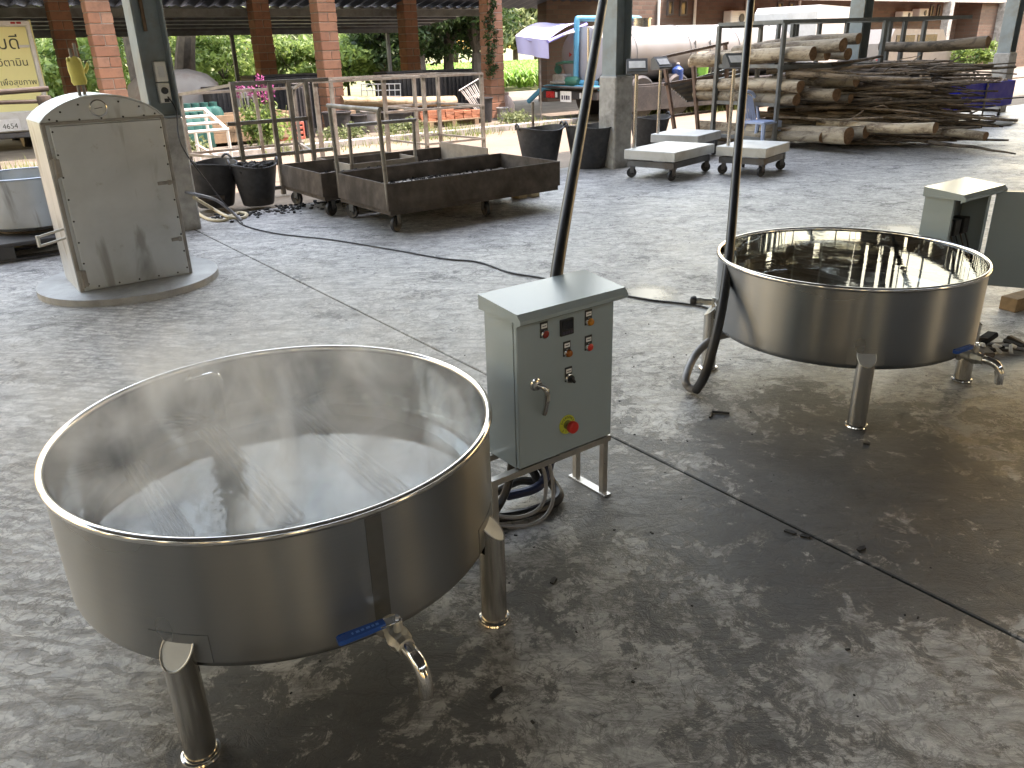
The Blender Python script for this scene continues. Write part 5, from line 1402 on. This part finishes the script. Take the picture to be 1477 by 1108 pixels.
pp = thing('flowering_plant', 'leafy plant with magenta flower spikes beside the red crate', 'plant', pc)
k = MB(); rgp = random.Random(4)
stems = MB()
tips = []
for i in range(14):
    x, y = rgp.gauss(0, .24), rgp.gauss(0, .2); h = rgp.uniform(.55, 1.05)
    stems.tube(spline([(x * .3, y * .3, -.05), (x * .8, y * .8, h * .5), (x, y, h)], 3), .008, 5); tips.append((x, y, h))
    leaf_cloud(k, (x * .7, y * .7, h * .45), .22, 70, .055, rgp, (1, 1, h * 2.0), .2)
stems.build('stem', M['leafolive'], pp); k.build('foliage', M['leaf'], pp, 0)
for x, y, h in tips:
    if h > .72:
        k = MB(); leaf_cloud(k, (x, y, h + .06), .05, 40, .024, rgp, (1, 1, 2.4), .3); k.build('flower_spike', M['pink'], pp, 0)
M['redcrate'] = plain('faded red plastic', (.50, .13, .09), .5, var=.15)
rc = thing('plastic_crate', 'faded red slatted plastic crate beside the flowering plant', 'crate', G(405, 204), BA)
for y in (0, .32):
    for z in (.03, .12, .21, .29): MB().box((.24, y, z), (.48, .014, .045), .003).build('slat', M['redcrate'], rc)
    for x in (.01, .12, .24, .36, .47): MB().box((x, y + .008 if y else y - .008, .16), (.03, .012, .30), .003).build('rib', M['redcrate'], rc)
for x in (0, .48):
    for z in (.03, .12, .21, .29): MB().box((x, .16, z), (.014, .30, .045), .003).build('slat', M['redcrate'], rc)
MB().box((.24, .16, .008), (.47, .31, .014)).build('bottom', M['redcrate'], rc)
# dark boxes, fan case and tubs
def cabinet_box(px, b, wdt, dep, h, mat, label, name, cat, z=0.0, ribs=8):
    t = thing(name, label, cat, BP(px, b, z), BA)
    MB().box((wdt / 2, dep / 2, h / 2), (wdt, dep, h), .015).build('case', mat, t)
    k = MB()
    for i in range(ribs): k.box((wdt * (i + .5) / ribs, -.012, h / 2), (wdt / ribs * .4, .025, h * .9), .004)
    o = k.build('ribbing', mat, t); o['kind'] = 'stuff'
    MB().box((wdt / 2, dep / 2, h + .015), (wdt * 1.03, dep * 1.03, .03), .006).build('lid', mat, t)
    return t
cabinet_box(305, 7.9, .75, .6, .92, M['blackmatt'], 'black ribbed plastic bin behind the timber trough', 'ribbed_bin', 'bin')
fc = cabinet_box(346, 7.7, .30, .4, .88, M['tarp'], 'grey appliance case with two dark openings behind the flowers', 'appliance_case', 'case', 0, 3)
for x in (.09, .21): MB().box((x, -.03, .66), (.07, .012, .17)).build('opening', M['black'], fc)
cabinet_box(372, 9.0, 1.5, .8, 1.05, M['blackmatt'], 'wide black stack of plastic trays behind the flowering plant', 'tray_stack', 'trays', 0, 14)
cabinet_box(425, 7.0, .34, .34, .95, M['blackmatt'], 'tall narrow black bin left of the sunlit brick column', 'tall_bin', 'bin', 0, 5)
cabinet_box(562, 8.6, 1.5, .6, 1.02, M['blackmatt'], 'long dark stack of plastic trays behind the pale log', 'tray_stack', 'trays', 0, 14)
cabinet_box(640, 9.2, .9, .6, 1.0, M['blackmatt'], 'dark plastic bin under the creeper column', 'ribbed_bin', 'bin', 0, 8)
def tub(px, b, r, h, label, mat='blackmatt', z=0.0, group='black tubs under the far shed'):
    t = thing('plastic_tub', label, 'tub', BP(px, b, z), rg.uniform(0, 6), group)
    MB().lathe([(0, 0), (r * .82, 0), (r * .85, .02), (r, h - .03), (r * 1.06, h - .03), (r * 1.06, h), (r * .96, h), (r * .8, .03), (0, .03)], 28).build('shell', M[mat], t)
    MB().tube([(r * 1.05 * math.cos(R(a * 15)), r * 1.05 * math.sin(R(a * 15)), h - .005) for a in range(24)], .014, 6, closed=True).build('rim', M[mat], t)
tub(484, 6.9, .26, .44, 'wide black tub in front of the sunlit brick column')
tub(512, 6.9, .20, .36, 'small black tub beside the wide black tub')
tub(534, 7.1, .19, .40, 'small grey tub under the left end of the pale log', 'tarp', group=None)
tub(571, 7.1, .30, .34, 'low dark tub under the middle of the pale log')
tub(697, 7.0, .20, .50, 'black barrel leaning by the creeper column')
tub(725, 7.1, .13, .26, 'small grey pail at the foot of the creeper column', 'concrete', group=None)
# sack
k = MB(); k.lathe([(0, 0), (.14, 0), (.17, .08), (.16, .25), (.11, .38), (.05, .46), (.06, .52), (0, .53)], 18)
for i, v in enumerate(k.v): a = math.atan2(v[1], v[0]); k.v[i] = (v[0] * (1 + .12 * math.sin(3 * a + 8 * v[2])), v[1] * (1 + .1 * math.sin(4 * a)), v[2])
o = k.build('sack', plain('pinkish white sack', (.55, .45, .42), .8, var=.12)); o.location = BP(731, 7.9); tag(o, 'pinkish white sack leaning on the creeper column', 'sack')
# pale log on trestles
p0_, p1_ = onB(492, 146, 7.6), onB(656, 146, 7.6)
k, e_ = log_mesh(p0_, p1_, .10, .115, 77, wob=.012)
M['palelog'] = bark_mat('debarked pale log', (.52, .42, .27), (.38, .28, .16), (.30, .20, .11))
o = k.build('log', M['palelog'], None, 50); o.location = p0_; o.rotation_euler = (p1_ - p0_).to_track_quat('X', 'Z').to_euler(); tag(o, 'long pale debarked log resting on posts behind the steel racks', 'log'); [q.build('sawn_end', M['cut'], o, 0) for q in e_]
for px in (505, 575, 640):
    q = onB(px, 150, 7.6); hz_ = q.z - .11
    o = MB().box((0, 0, hz_ / 2), (.12, .2, hz_), .01).build('timber_post', M['timber']); o.location = (q.x, q.y, 0); o.rotation_euler = (0, 0, BA); tag(o, 'short timber post carrying the pale debarked log', 'post', 'posts under the pale log')
# stack of orange clay blocks on a pallet
pal = thing('timber_pallet', 'grey timber pallet under the orange clay bricks', 'pallet', BP(617, 6.7), BA)
for i in range(6): MB().box((.62, .05 + .14 * i, .125), (1.3, .10, .02)).build('board', M['timber'], pal)
for x in (.06, .62, 1.18): MB().box((x, .4, .058), (.1, .8, .11)).build('bearer', M['timber'], pal)
om = [MB().box((0, 0, 0), (.20, .095, .05), .004).mesh('clay_brick', obj_var('orange clay brick', [(0, (.30, .11, .055)), (.5, (.40, .16, .085)), (1, (.33, .15, .09))], scale=14, damt=.4), 0)]
for L_ in range(4):
    for i in range(6 - (L_ > 2) * 3):
        for j in range(2):
            o = link('clay_brick', om[0]); o.location = pal.location + U2 * (.14 + .215 * i + rg.uniform(-.01, .01)) + V2 * (.12 + .3 * j) + Vector((0, 0, .162 + .0515 * L_)); o.rotation_euler = (0, 0, BA + rg.uniform(-.06, .06))
            tag(o, 'orange clay brick in the stack on the timber pallet', 'brick', 'orange clay bricks on the pallet')
# white wire frames leaning behind the rack
wfm = thing('wire_rack', 'tangled white wire racks leaning beside the creeper column', 'rack', (0, 0, 0))
for i in range(9):
    p, q = onB(664 + 2.6 * i, 130 - 1.2 * i + (i % 2), 7.0), onB(688 + 2.0 * i, 162 - .6 * i, 6.9); MB().tube([p, q], .011, 5).build('wire', M['white'], wfm)
for p, q in (((662, 131), (690, 114)), ((672, 143), (698, 132)), ((686, 161), (704, 154))): MB().tube([onB(*p, 6.98), onB(*q, 6.98)], .012, 5).build('wire', M['white'], wfm)
wf2 = thing('wire_basket', 'white wire basket on the log behind the steel racks', 'basket', (0, 0, 0))
for z0, z1 in ((122, 121), (131, 130), (140, 139)): MB().tube([onB(521, z0, 8.0), onB(578, z1, 8.0)], .011, 5).build('wire', M['white'], wf2)
for x in range(521, 580, 8): MB().tube([onB(x, 121, 8.0), onB(x + 1, 140, 8.0)], .010, 5).build('wire', M['white'], wf2)
# ------------------------------------------------------------------ right side: blue cart, tarps
bcp = G(1398, 182)
bc = thing('blue_cart', 'deep blue tub cart heaped with wood chips beyond the branch pile', 'cart', A(7.2, -.9), BA)
M['deepblue'] = plain('deep blue plastic', (.008, .018, .30), .6, var=.1, spec=.1)
k = MB(); k.prism([(0, 0), (2.0, 0), (2.0, 1.0), (0, 1.0)], .26, .30); k.build('tub_floor', M['deepblue'], bc)
for y in (0, 1.0): MB().box((1.0, y, .48), (2.04, .03, .42), .01).build('tub_side', M['deepblue'], bc)
for x in (0, 2.0): MB().box((x, .5, .48), (.03, .97, .42), .01).build('tub_end', M['deepblue'], bc)
for x, y in ((.2, .08), (1.8, .08), (.2, .92), (1.8, .92)): caster(bc, x, y, .10, .25, .4)
MB().bar((.9, -.03, .10), (.9, -.03, .72), .025).build('corner_post', M['galv'], bc)
k = MB()
for i in range(260):
    x, y = rg.uniform(.05, 1.95), rg.uniform(.05, .95); s = rg.uniform(.03, .12)
    k.box((0, 0, 0), (s * 1.6, s * .5, s * .35), 0, 0, Matrix.Translation((x, y, .62 + .16 * math.sin(math.pi * x / 2) * math.sin(math.pi * y) * rg.random() + rg.uniform(0, .05))) @ Euler((rg.uniform(-1, 1), rg.uniform(-1, 1), rg.uniform(0, 6))).to_matrix().to_4x4())
o = k.build('wood_chips', plain('wood chips', (.30, .22, .15), .9, var=.4, scale=6), bc, 0); o['kind'] = 'stuff'
for i, (px, py) in enumerate(((1438, 181), (1448, 178), (1440, 175))):
    k = MB(); k.lathe([(0, 0), (.16, .01), (.2, .05), (.17, .1), (0, .12)], 14, Matrix.Diagonal((1.5, .8, .8, 1))); o = k.build('sack', M['white']); o.location = G(px, py); o.rotation_euler = (0, 0, .4 * i)
    tag(o, 'white sack lying on the floor beside the blue tub cart', 'sack', 'white sacks by the blue cart')
# pale covered van behind the log rack
vn = thing('parked_van', 'pale grey van parked behind the log rack', 'van', A(14.4, 5.4), BA)
k = MB(); prof = [(0, .35), (4.2, .35), (4.2, .95), (3.3, 1.1), (2.8, 1.62), (.25, 1.66), (0, 1.3)]
k.prism(prof, -.8, .8, Matrix.Rotation(R(90), 4, 'X')); k.build('body', plain('pale van paint', (.20, .19, .175), .5, var=.05), vn, 0, True)
for x0, x1 in ((.35, 1.3), (1.45, 2.5)): MB().box(((x0 + x1) / 2, -.803, 1.32), (x1 - x0, .02, .38), .01).build('window', M['winglass'], vn)
for x in (.8, 3.4):
    for y in (-.75, .75): MB().lathe([(0, -.09), (.2, -.09), (.3, -.1), (.33, -.06), (.33, .06), (.3, .1), (0, .09)], 20, Matrix.Translation((x, y, .33)) @ Matrix.Rotation(R(90), 4, 'X')).build('wheel', M['black'], vn)
for y in (-.6, .6): MB().box((-.01, y, .8), (.03, .16, .22), .005).build('tail_light', M['taillight'], vn)
# ------------------------------------------------------------------ vegetation
def tree(name, label, base, h, cr, ch, leaf, n, size, seed, trunk_r=.16, lean=(0, 0), cz=None, lumps=9, group=None):
    rg = random.Random(seed); t = thing(name, label, 'tree' if 'tree' in name else 'shrub', base, 0, group)
    cz = h * .62 if cz is None else cz
    tk_ = MB(); fork = Vector((lean[0] * .5, lean[1] * .5, cz * .55))
    tk_.tube(spline([(0, 0, -.3), (lean[0] * .2, lean[1] * .2, cz * .3), fork], 4), [trunk_r * (1.2 - .05 * i) for i in range(9)], 9)
    cents = []
    for i in range(lumps):
        a = 6.28 * i / lumps + rg.uniform(-.4, .4); rr = cr * rg.uniform(.25, .8)
        c = Vector((lean[0] + rr * math.cos(a), lean[1] + rr * math.sin(a), cz + ch * rg.uniform(-.5, .5))); cents.append(c)
        tk_.tube(spline([fork, (fork + c) / 2 + Vector((0, 0, .15 * ch)), c], 3), [trunk_r * .55 * (1 - .12 * j) for j in range(7)], 6)
    tk_.build('trunk', M['trunk'], t)
    k = MB()
    cents.append(Vector((lean[0], lean[1], cz + ch * .35)))
    for c in cents: leaf_cloud(k, c, cr * rg.uniform(.38, .6), n // len(cents), size, rg, (1, 1, ch / cr * .62), .35)
    k.build('crown', M[leaf], t, 0)
    return t
GG = 'green shrubs beyond the far shed'
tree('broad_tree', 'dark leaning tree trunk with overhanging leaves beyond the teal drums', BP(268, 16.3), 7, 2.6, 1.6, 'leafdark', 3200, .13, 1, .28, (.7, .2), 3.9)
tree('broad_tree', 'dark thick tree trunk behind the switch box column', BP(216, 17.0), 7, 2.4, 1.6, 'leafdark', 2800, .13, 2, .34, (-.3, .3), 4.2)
shr = [(330, 19, 2.6, 'leaf', 'behind the thin dark shed post'), (385, 21, 2.9, 'leafolive', 'behind the shaded brick column by the flowers'), (425, 20, 2.3, 'leaf', 'between the flowers and the sunlit brick column'), (470, 22, 3.0, 'leafolive', 'behind the sunlit brick column by the racks'), (505, 19, 2.5, 'leaf', 'right of the sunlit brick column by the racks'), (300, 23, 3.4, 'leaf', 'right of the leaning dark trunk'), (110, 19, 2.4, 'leaf', 'behind the work glove'), (75, 21, 2.8, 'leafolive', 'right of the yellow panelled truck'), (365, 26, 4.4, 'leafolive', 'standing tallest behind the flowers'), (545, 20, 2.8, 'leaf', 'left of the dark evergreens'), (200, 24, 3.4, 'leafolive', 'behind the switch box column'), (20, 20, 2.8, 'leaf', 'behind the yellow panelled truck'), (155, 22, 2.6, 'leaf', 'behind the brick column by the arched cabinet')]
for i, (px, b, h, lf, wh) in enumerate(shr):
    tree('leafy_shrub', ('bright green' if lf == 'leaf' else 'greyish olive') + ' bushy shrub ' + wh, BP(px, b), h, h * .62, h * .55, lf, 3000, .11, 30 + i, .05, (0, 0), h * .5, group=('bright' if lf == 'leaf' else 'olive') + ' shrubs beyond the far shed')
DT = ('at the left end of the pale log', 'behind the middle of the pale log', 'behind the tangled wire racks', 'behind the creeper column')
for i, (px, b, h) in enumerate(((560, 18, 5.5), (610, 17.5, 6), (650, 18.5, 6), (690, 17.5, 5.5))):
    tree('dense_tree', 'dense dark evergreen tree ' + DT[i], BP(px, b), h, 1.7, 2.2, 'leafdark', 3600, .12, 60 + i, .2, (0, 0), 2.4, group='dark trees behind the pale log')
for i, (px, b, h) in enumerate(((700, 40, 6.5), (745, 44, 7), (775, 42, 6.5), (660, 42, 7), (560, 40, 8), (480, 42, 8), (400, 40, 8), (260, 36, 8), (120, 34, 8), (10, 32, 7))):
    tree('field_tree', 'hazy green tree at the far edge of the maize field', BP(px, b), h, 3.2, 3.0, 'leafolive', 2600, .26, 80 + i, .2, (0, 0), h * .5, group='trees at the edge of the maize field')
k = MB(); rgc = random.Random(9)
vs = []; fs = []
for i in range(9000):
    a, b = rgc.uniform(7.5, 32), rgc.uniform(19, 39)
    p = A(a, b, -.15)
    if not (.0 < math.atan2(p.x, p.y) + .10 < .18): continue
    for j in range(6):
        an = rgc.uniform(0, 6.3); d = Vector((math.cos(an), math.sin(an), 0)); l = rgc.uniform(.3, .5); w_ = d.cross(Vector((0, 0, 1))) * .045; z0 = rgc.uniform(.1, .5)
        o = len(vs); q = p + Vector((0, 0, z0)); m_ = q + d * l * .5 + Vector((0, 0, .3)); e_ = q + d * l + Vector((0, 0, .12))
        vs += [q - w_, q + w_, m_ + w_, m_ - w_, e_]; fs += [(o, o + 1, o + 2, o + 3), (o + 3, o + 2, o + 4)]
k.add(vs, fs); o = k.build('maize_field', M['corn'], None, 0); tag(o, 'bright green field of young maize between the shed and the brick building', 'field', kind='stuff')
# grass and weeds along the kerb
k = MB(); vs = []; fs = []
for i in range(5200):
    a = rgc.uniform(-9, 9); b = rgc.gauss(5.55, .28)
    if math.sin(a * 2.3) + math.sin(a * .9 + 1) + rgc.uniform(-1, 1) < -.3: continue
    p = A(a, b, -.05 if b < 5.5 else .0); an = rgc.uniform(0, 6.3); d = Vector((math.cos(an), math.sin(an), 0)); h = rgc.uniform(.05, .17) * (1.6 if math.sin(a * 1.7) > .6 else 1)
    w_ = d.cross(Vector((0, 0, 1))) * .008; o = len(vs)
    vs += [p - w_, p + w_, p + d * h * .4 + Vector((0, 0, h)), ]; fs += [(o, o + 1, o + 2)]
k.add(vs, fs); o = k.build('grass', M['grass'], None, 0); tag(o, 'ragged grass along the kerb of the far shed', 'grass', kind='stuff')
wp = [(505, 6.2), (475, 6.1), (560, 6.1), (735, 6.2), (750, 5.9), (590, 6.2), (270, 6.2)]
for i, (px, b) in enumerate(wp):
    t = thing('weed_clump', 'low leafy weed clump growing by the kerb of the far shed', 'weeds', BP(px, b), 0, 'weed clumps by the kerb')
    k = MB(); leaf_cloud(k, (0, 0, .13), .22, 260, .04, random.Random(300 + i), (1.4, 1, .8), .1); k.build('foliage', M['leafolive'], t, 0)
    k = MB(); k.tube([(0, 0, -.02), (.03, .02, .3)], .006, 5); k.tube([(0, 0, -.02), (-.05, .0, .26)], .006, 5); k.build('stem', M['leafolive'], t)
# creeper on the brick column, leafy plant at the right building
k = MB(); cpos = A(3.68, 7.8)
for i in range(26): leaf_cloud(k, cpos - U2 * .16 - V2 * .2 + Vector((0, 0, .95 + i * .075)) + U2 * rgc.uniform(-.1, .12), .13, 34, .04, rgc, (1, .35, 1), .1)
o = k.build('creeper', M['leafdark'], None, 0); tag(o, 'dark green creeper climbing the brick column beside the awning', 'creeper')
q = onB(1412, 62, 4.0)
t = thing('leafy_plant', 'light green leafy plant behind the end of the branch pile', 'plant', Vector((q.x, q.y, -.05)))
k = MB(); 
for i in range(7): leaf_cloud(k, (rgc.uniform(-.5, .5), rgc.uniform(-.3, .3), q.z - .1 + rgc.uniform(-.35, .2)), .3, 120, .075, rgc, (1, 1, .7), .1)
k.build('foliage', M['leaf'], t, 0)
k = MB(); k.tube([(0, 0, 0), (.05, 0, q.z)], .03, 7); k.build('stem', M['trunk'], t)
# trees behind the camera and beside the shed: what the polished steel reflects
for i, (a, b, h) in enumerate(((-34, -6, 7), (-36, -1, 8), (-32, -14, 7), (-30, 4, 8), (-24, -25, 6), (-16, -27, 7), (-8, -25, 6))):
    tree('side_tree', 'green tree standing outside the sheet walls of the floor', A(a, b), h, 2.8, 2.6, 'leaf', 1800, .24, 120 + i, .2, (0, 0), h * .55, group='trees outside the sheet walls')

# ------------------------------------------------------------------ dark walls added out of view to keep light off the vat fronts
M['darkwall'] = plain('dark blocking sheet', (.06, .058, .055), .8, var=.3, scale=1.5)  # dark added sheets that block light from behind and from the left
rw = thing('rear_blocker', 'unseen dark rear wall added to shade the working floor', 'wall', A(-25, -15.9), BA)
for x0, x1 in ((0, 2.4), (3.8, 6.4), (7.8, 10.4), (11.8, 14.4), (15.8, 24), (25.2, 64)):
    MB().box(((x0 + x1) / 2, 0, 3.2), (x1 - x0, .2, 6.6)).build('blocker_bay', M['darkwall'], rw)
for x0, x1 in ((2.4, 3.8), (6.4, 7.8), (10.4, 11.8), (14.4, 15.8), (24, 25.2)):
    MB().box(((x0 + x1) / 2, .0, 4.85), (x1 - x0, .18, 3.3)).build('blocker_lintel', M['darkwall'], rw)

ew = thing('end_blocker', 'unseen dark end wall added to cut light from the left', 'wall', A(-25, -15.8), BA + R(90))  # added to cut the light from the open left end; gaps give bright streaks
for x0, x1 in ((.2, 4.5), (5.6, 9.2), (10.6, 13.0), (14.6, 15.6)):
    MB().box(((x0 + x1) / 2, 0, 3.4), (x1 - x0, .2, 7.0)).build('blocker_bay', M['darkwall'], ew)
# ------------------------------------------------------------------ open control box by the far vat
fl2 = G(1382, 289, .742)
c2 = Vector((fl2.x, fl2.y, 0)) + U2 * (BW / 2) 
cb2 = thing('control_box', 'grey control box with its door swung open beside the mirror bright vat', 'control box', c2, BA)
box_body(cb2, True)
MB().box((0, BD - .012, (BZ0 + BZ1) / 2), (BW - .03, .004, BZ1 - BZ0 - .03)).build('back_plate', M['boxdark'], cb2)
k = MB(); k.box((-.165, .075, .53), (.05, .07, .09), .004); br1 = k.build('breaker', M['plastic_white'], cb2)
MB().box((-.165, .036, .53), (.016, .01, .03), .002).build('toggle', M['black'], br1)
for i in range(3): MB().box((-.06 + .09 * i, .115, .56), (.06, .07, .085), .003).build('contactor', M['black'], cb2)
for i in range(5):
    MB().tube(spline([(-.06 + .05 * i, .09, .52), (-.05 + .05 * i, .06, .43), (.02 + .03 * i, .07, .36), (.19, .05, .40 - .02 * i)], 5), .004, 6).build('wire', M['rust'] if i % 2 else M['black'], cb2)
HX2 = Matrix.Translation((BW / 2, -.004, 0)) @ Matrix.Rotation(R(336) - BA, 4, 'Z')
dd = MB().box((.2, 0, (BZ0 + BZ1) / 2), (BW - .004, .016, BZ1 - BZ0 - .004), .003, 0, HX2).build('open_door', M['boxgrey'], cb2)
k = MB()
for z in (BZ0 + .02, BZ1 - .02): k.box((.2, .012, z), (BW - .04, .008, .012), 0, 0, HX2)
for x in (.02, .38): k.box((x, .012, .49), (.012, .0075, BZ1 - BZ0 - .04), 0, 0, HX2)
k.build('door_lip', M['boxgrey'], dd)
MB().box((.13, .011, .69), (.085, .002, .022), 0, 0, HX2).build('label_sticker', M['paper'], dd)
for x, z, r_ in ((.10, .635, .02), (.19, .62, .02), (.10, .565, .02), (.27, .64, .02)):
    kk = MB(); kk.lathe([(r_, 0), (r_, .03), (r_ * .7, .034), (r_ * .7, .055), (0, .055)], 12, HX2 @ Matrix.Translation((x, .008, z)) @ Matrix.Rotation(R(-90), 4, 'X')); kk.build('switch_back', plain('blue grey switch', (.06, .09, .16), .4), dd)
for i in range(4): MB().tube([HX2 @ Vector(q) for q in spline([(.02, .02, .44 - .05 * i), (.07 + .02 * i, .045, .37 - .02 * i), (.10 + .03 * i, .05, .45), (.10 + .05 * i, .045, .56)], 5)], .0035, 6).build('wire', M['rust'] if i % 2 else M['plastic_white'], dd)
for sx in (-1, 1):
    for y in (.012, BD - .012): MB().box((sx * (BW / 2 - .022), y, BZ0 / 2 - .002), (.022, .022, BZ0 - .004), .001).build('stand_leg', M['alu'], cb2)
wb = MB().box((0, 0, .04), (.22, .1, .08), .004).build('wood_block', plain('orange timber', (.20, .125, .06), .8, var=.25, scale=20, bmp=.2)); wb.location = G(1468, 444); wb.rotation_euler = (0, 0, .5); tag(wb, 'short orange timber block on the floor below the open control box', 'block')

# ------------------------------------------------------------------ cables, hoses and bits on the floor
fc_ = [(338, 312), (352, 325), (400, 337), (480, 346), (560, 359), (640, 373), (690, 378), (735, 393), (782, 401), (840, 414), (890, 424), (940, 433), (985, 438)]
pts = [G(x, y, .007) for x, y in fc_]
te = FC + Vector((math.cos(R(165)), math.sin(R(165)), 0)) * (PR + .115) + Vector((0, 0, .335))
coil(pts + [G(1016, 443, .007), G(1045, 452, .007), G(1075, 452, .007)], .0065, M['hose'], 'thin black cable snaking across the floor to the far vat')
sb = A(-5.56, 0, 1.17) + U2 * .05 - V2 * .075
coil([sb, sb + Vector((.06, -.02, -.12)), onplane(262, 210, A(-5.2, -.3), V2), onplane(305, 270, A(-5.0, -.3), V2), G(340, 313, .012), G(350, 322, .008)], .006, M['hose'], 'thin dark cable hanging slack from the switch box column to the floor')
M['cream'] = plain('cream plastic hose', (.50, .42, .27), .5, var=.1)
coil([G(262, 276, .35), G(285, 281, .33), G(310, 288, .25), G(330, 302, .12), G(348, 318, .018)], .014, M['coil'], 'grey flexible hose arching down to the floor beside the arched cabinet', 'hose', 'hose')
coil([G(283, 306, .015), G(300, 316, .015), G(322, 318, .015), G(333, 312, .015), G(345, 307, .015), G(356, 309, .015), G(350, 314, .015), G(330, 313, .04), G(305, 300, .1), G(280, 285, .3)], .016, M['cream'], 'cream hose lying in loops beside the arched cabinet', 'hose', 'hose')
o = MB().tube([G(279, 300, 0), G(277, 300, 0) + Vector((-.02, .02, .55))], .016, 8).build('yellow_stake', plain('yellow pole', (.62, .48, .08), .5)); tag(o, 'thin yellow stake standing beside the arched cabinet', 'stake')
o = MB().box((0, 0, .09), (.16, .22, .18), .008).build('clay_block', M['brick']); o.location = G(274, 330) + V2 * .1; o.rotation_euler = (0, 0, BA); tag(o, 'single clay block on the floor between cabinet and hoses', 'block')
o = MB().box((0, 0, .04), (.36, .1, .05), .006).build('rusty_bar', M['rust']); o.location = G(300, 303) + Vector((0, 0, .08)); o.rotation_euler = (0, R(3), BA + .1); tag(o, 'rusty flat bar lying beside the cream hose', 'bar')
# allen key
ak = MB(); a0, a1, a2 = G(1024, 602, .006), G(1026, 594, .006), G(1052, 596, .006)
ak.tube([a0, (a0 + a1 * 3) / 4, a1 + (a2 - a1) * .06, a2], .0055, 6); tag(ak.build('hex_key', M['black']), 'black hex key lying on the floor in front of the far vat', 'hex key')
# rubbish by the far vat valve
rgd = random.Random(21)
for i in range(16):
    q = G(rgd.uniform(1406, 1476), rgd.uniform(490, 516), .012); k = MB()
    if i % 4 == 0: k.tube(spline([q, q + Vector((rgd.uniform(-.05, .05), .03, .03)), q + Vector((rgd.uniform(-.1, .1), .05, .015))], 4), .009, 8); mt, nm = M['white'], 'hose_offcut'
    else:
        s = rgd.uniform(.02, .06); k.box((0, 0, 0), (s * 2, s, s * .5), s * .1, 0, Matrix.Translation(q + Vector((0, 0, s * .2))) @ Euler((rgd.uniform(-.3, .3), rgd.uniform(-.3, .3), rgd.uniform(0, 6))).to_matrix().to_4x4()); mt, nm = (M['rust'] if i % 3 else M['charcoal']), 'metal_scrap'
    o = k.build(nm, mt)
    tag(o, 'pale curved hose offcut in the scrap heap beside the far vat valve' if nm == 'hose_offcut' else 'rusty metal scrap in the heap beside the far vat valve', 'scrap', 'hose offcuts by the far vat' if nm == 'hose_offcut' else 'metal scraps by the far vat')
o = coil([G(1398, 517, .01), G(1425, 508, .01), G(1450, 498, .03), G(1477, 504, .015), G(1510, 500, .012)], .009, M['coil'], 'thin cable running out of the scrap heap beside the far vat')
# crumbs of charcoal scattered on the floor
k = MB()
for i in range(420):
    if i < 60: q = G(rgd.uniform(300, 1450), rgd.uniform(330, 1050))
    elif i < 330: q = A(rgd.uniform(-5.2, -3.2), rgd.gauss(.25, .12))
    else: q = G(rgd.gauss(900, 120), rgd.gauss(560, 160))
    s = rgd.uniform(.002, .006) if i < 60 or i >= 330 else rgd.uniform(.008, .028)
    if i >= 330: s = rgd.uniform(.0015, .005)
    k.box((0, 0, 0), (s * rgd.uniform(1, 2.2), s, s * .6), 0, 0, Matrix.Translation(q + Vector((0, 0, s * .28))) @ Matrix.Rotation(rgd.uniform(0, 6), 4, 'Z'))
o = k.build('charcoal_crumbs', M['charcoal'], None, 0); tag(o, 'tiny black charcoal crumbs scattered over the concrete floor', 'crumbs', kind='stuff')
for i, (x, y, L_, an) in enumerate(((798, 838, .035, 1.2), (1140, 768, .04, -.6), (1162, 774, .035, -.3), (1242, 792, .04, .6), (716, 1000, .05, .9), (1250, 640, .03, 0))):
    k = MB(); k.prism([(-L_ / 2, -.006), (L_ * .3, -.009), (L_ / 2, .001), (L_ * .1, .008), (-L_ * .4, .006)], 0, .005); o = k.build('rubber_shred', M['black']); o.location = G(x, y, .001); o.rotation_euler = (0, 0, an)
    tag(o, 'small black rubber shred lying on the concrete floor', 'shred', 'rubber shreds on the floor')
# puddles
M['puddle'] = nodes('shallow puddle')[0]
_b = M['puddle'].node_tree.nodes['Principled BSDF']; _b.inputs['Base Color'].default_value = (.20, .19, .18, 1); _b.inputs['Roughness'].default_value = .26
def _puddle_edges():
    t = M['puddle'].node_tree
    sp = N(t, 'ShaderNodeSeparateXYZ'); t.links.new(coords(t), sp.inputs[0])
    rr = mathn(t, 'SQRT', mathn(t, 'ADD', mathn(t, 'MULTIPLY', sp.outputs[0], sp.outputs[0]), mathn(t, 'MULTIPLY', sp.outputs[1], sp.outputs[1])))
    f = ramp(t, mathn(t, 'ADD', rr, mathn(t, 'MULTIPLY', noise(t, coords(t), 9, 8, .7), .30)), [(.24, 0.0), (.40, 1.0)]).outputs[0]
    tr_ = N(t, 'ShaderNodeBsdfTransparent'); mx = t.nodes.new('ShaderNodeMixShader')
    t.links.new(f, mx.inputs[0]); t.links.new(_b.outputs[0], mx.inputs[1]); t.links.new(tr_.outputs[0], mx.inputs[2]); t.links.new(mx.outputs[0], t.nodes['Material Output'].inputs['Surface'])
_puddle_edges()
def puddle(px, py, rx, ry, rz, seed):
    rg = random.Random(seed); ph = [rg.uniform(0, 6) for _ in range(3)]
    k = MB(); n = 40; vs = [(0, 0, .0022)]
    for j in range(n):
        a = 6.2832 * j / n; s = 1 + .22 * math.sin(2 * a + ph[0]) + .14 * math.sin(3 * a + ph[1]) + .08 * math.sin(7 * a + ph[2]); vs.append((rx * s * math.cos(a), ry * s * math.sin(a), .002))
    k.add(vs, [(0, j + 1, (j + 1) % n + 1) for j in range(n)]); o = k.build('puddle', M['puddle']); o.location = G(px, py); o.rotation_euler = (0, 0, rz); o['kind'] = 'structure'
puddle(930, 424, .24, .36, .4, 1); puddle(1300, 331, .33, .3, .2, 2)
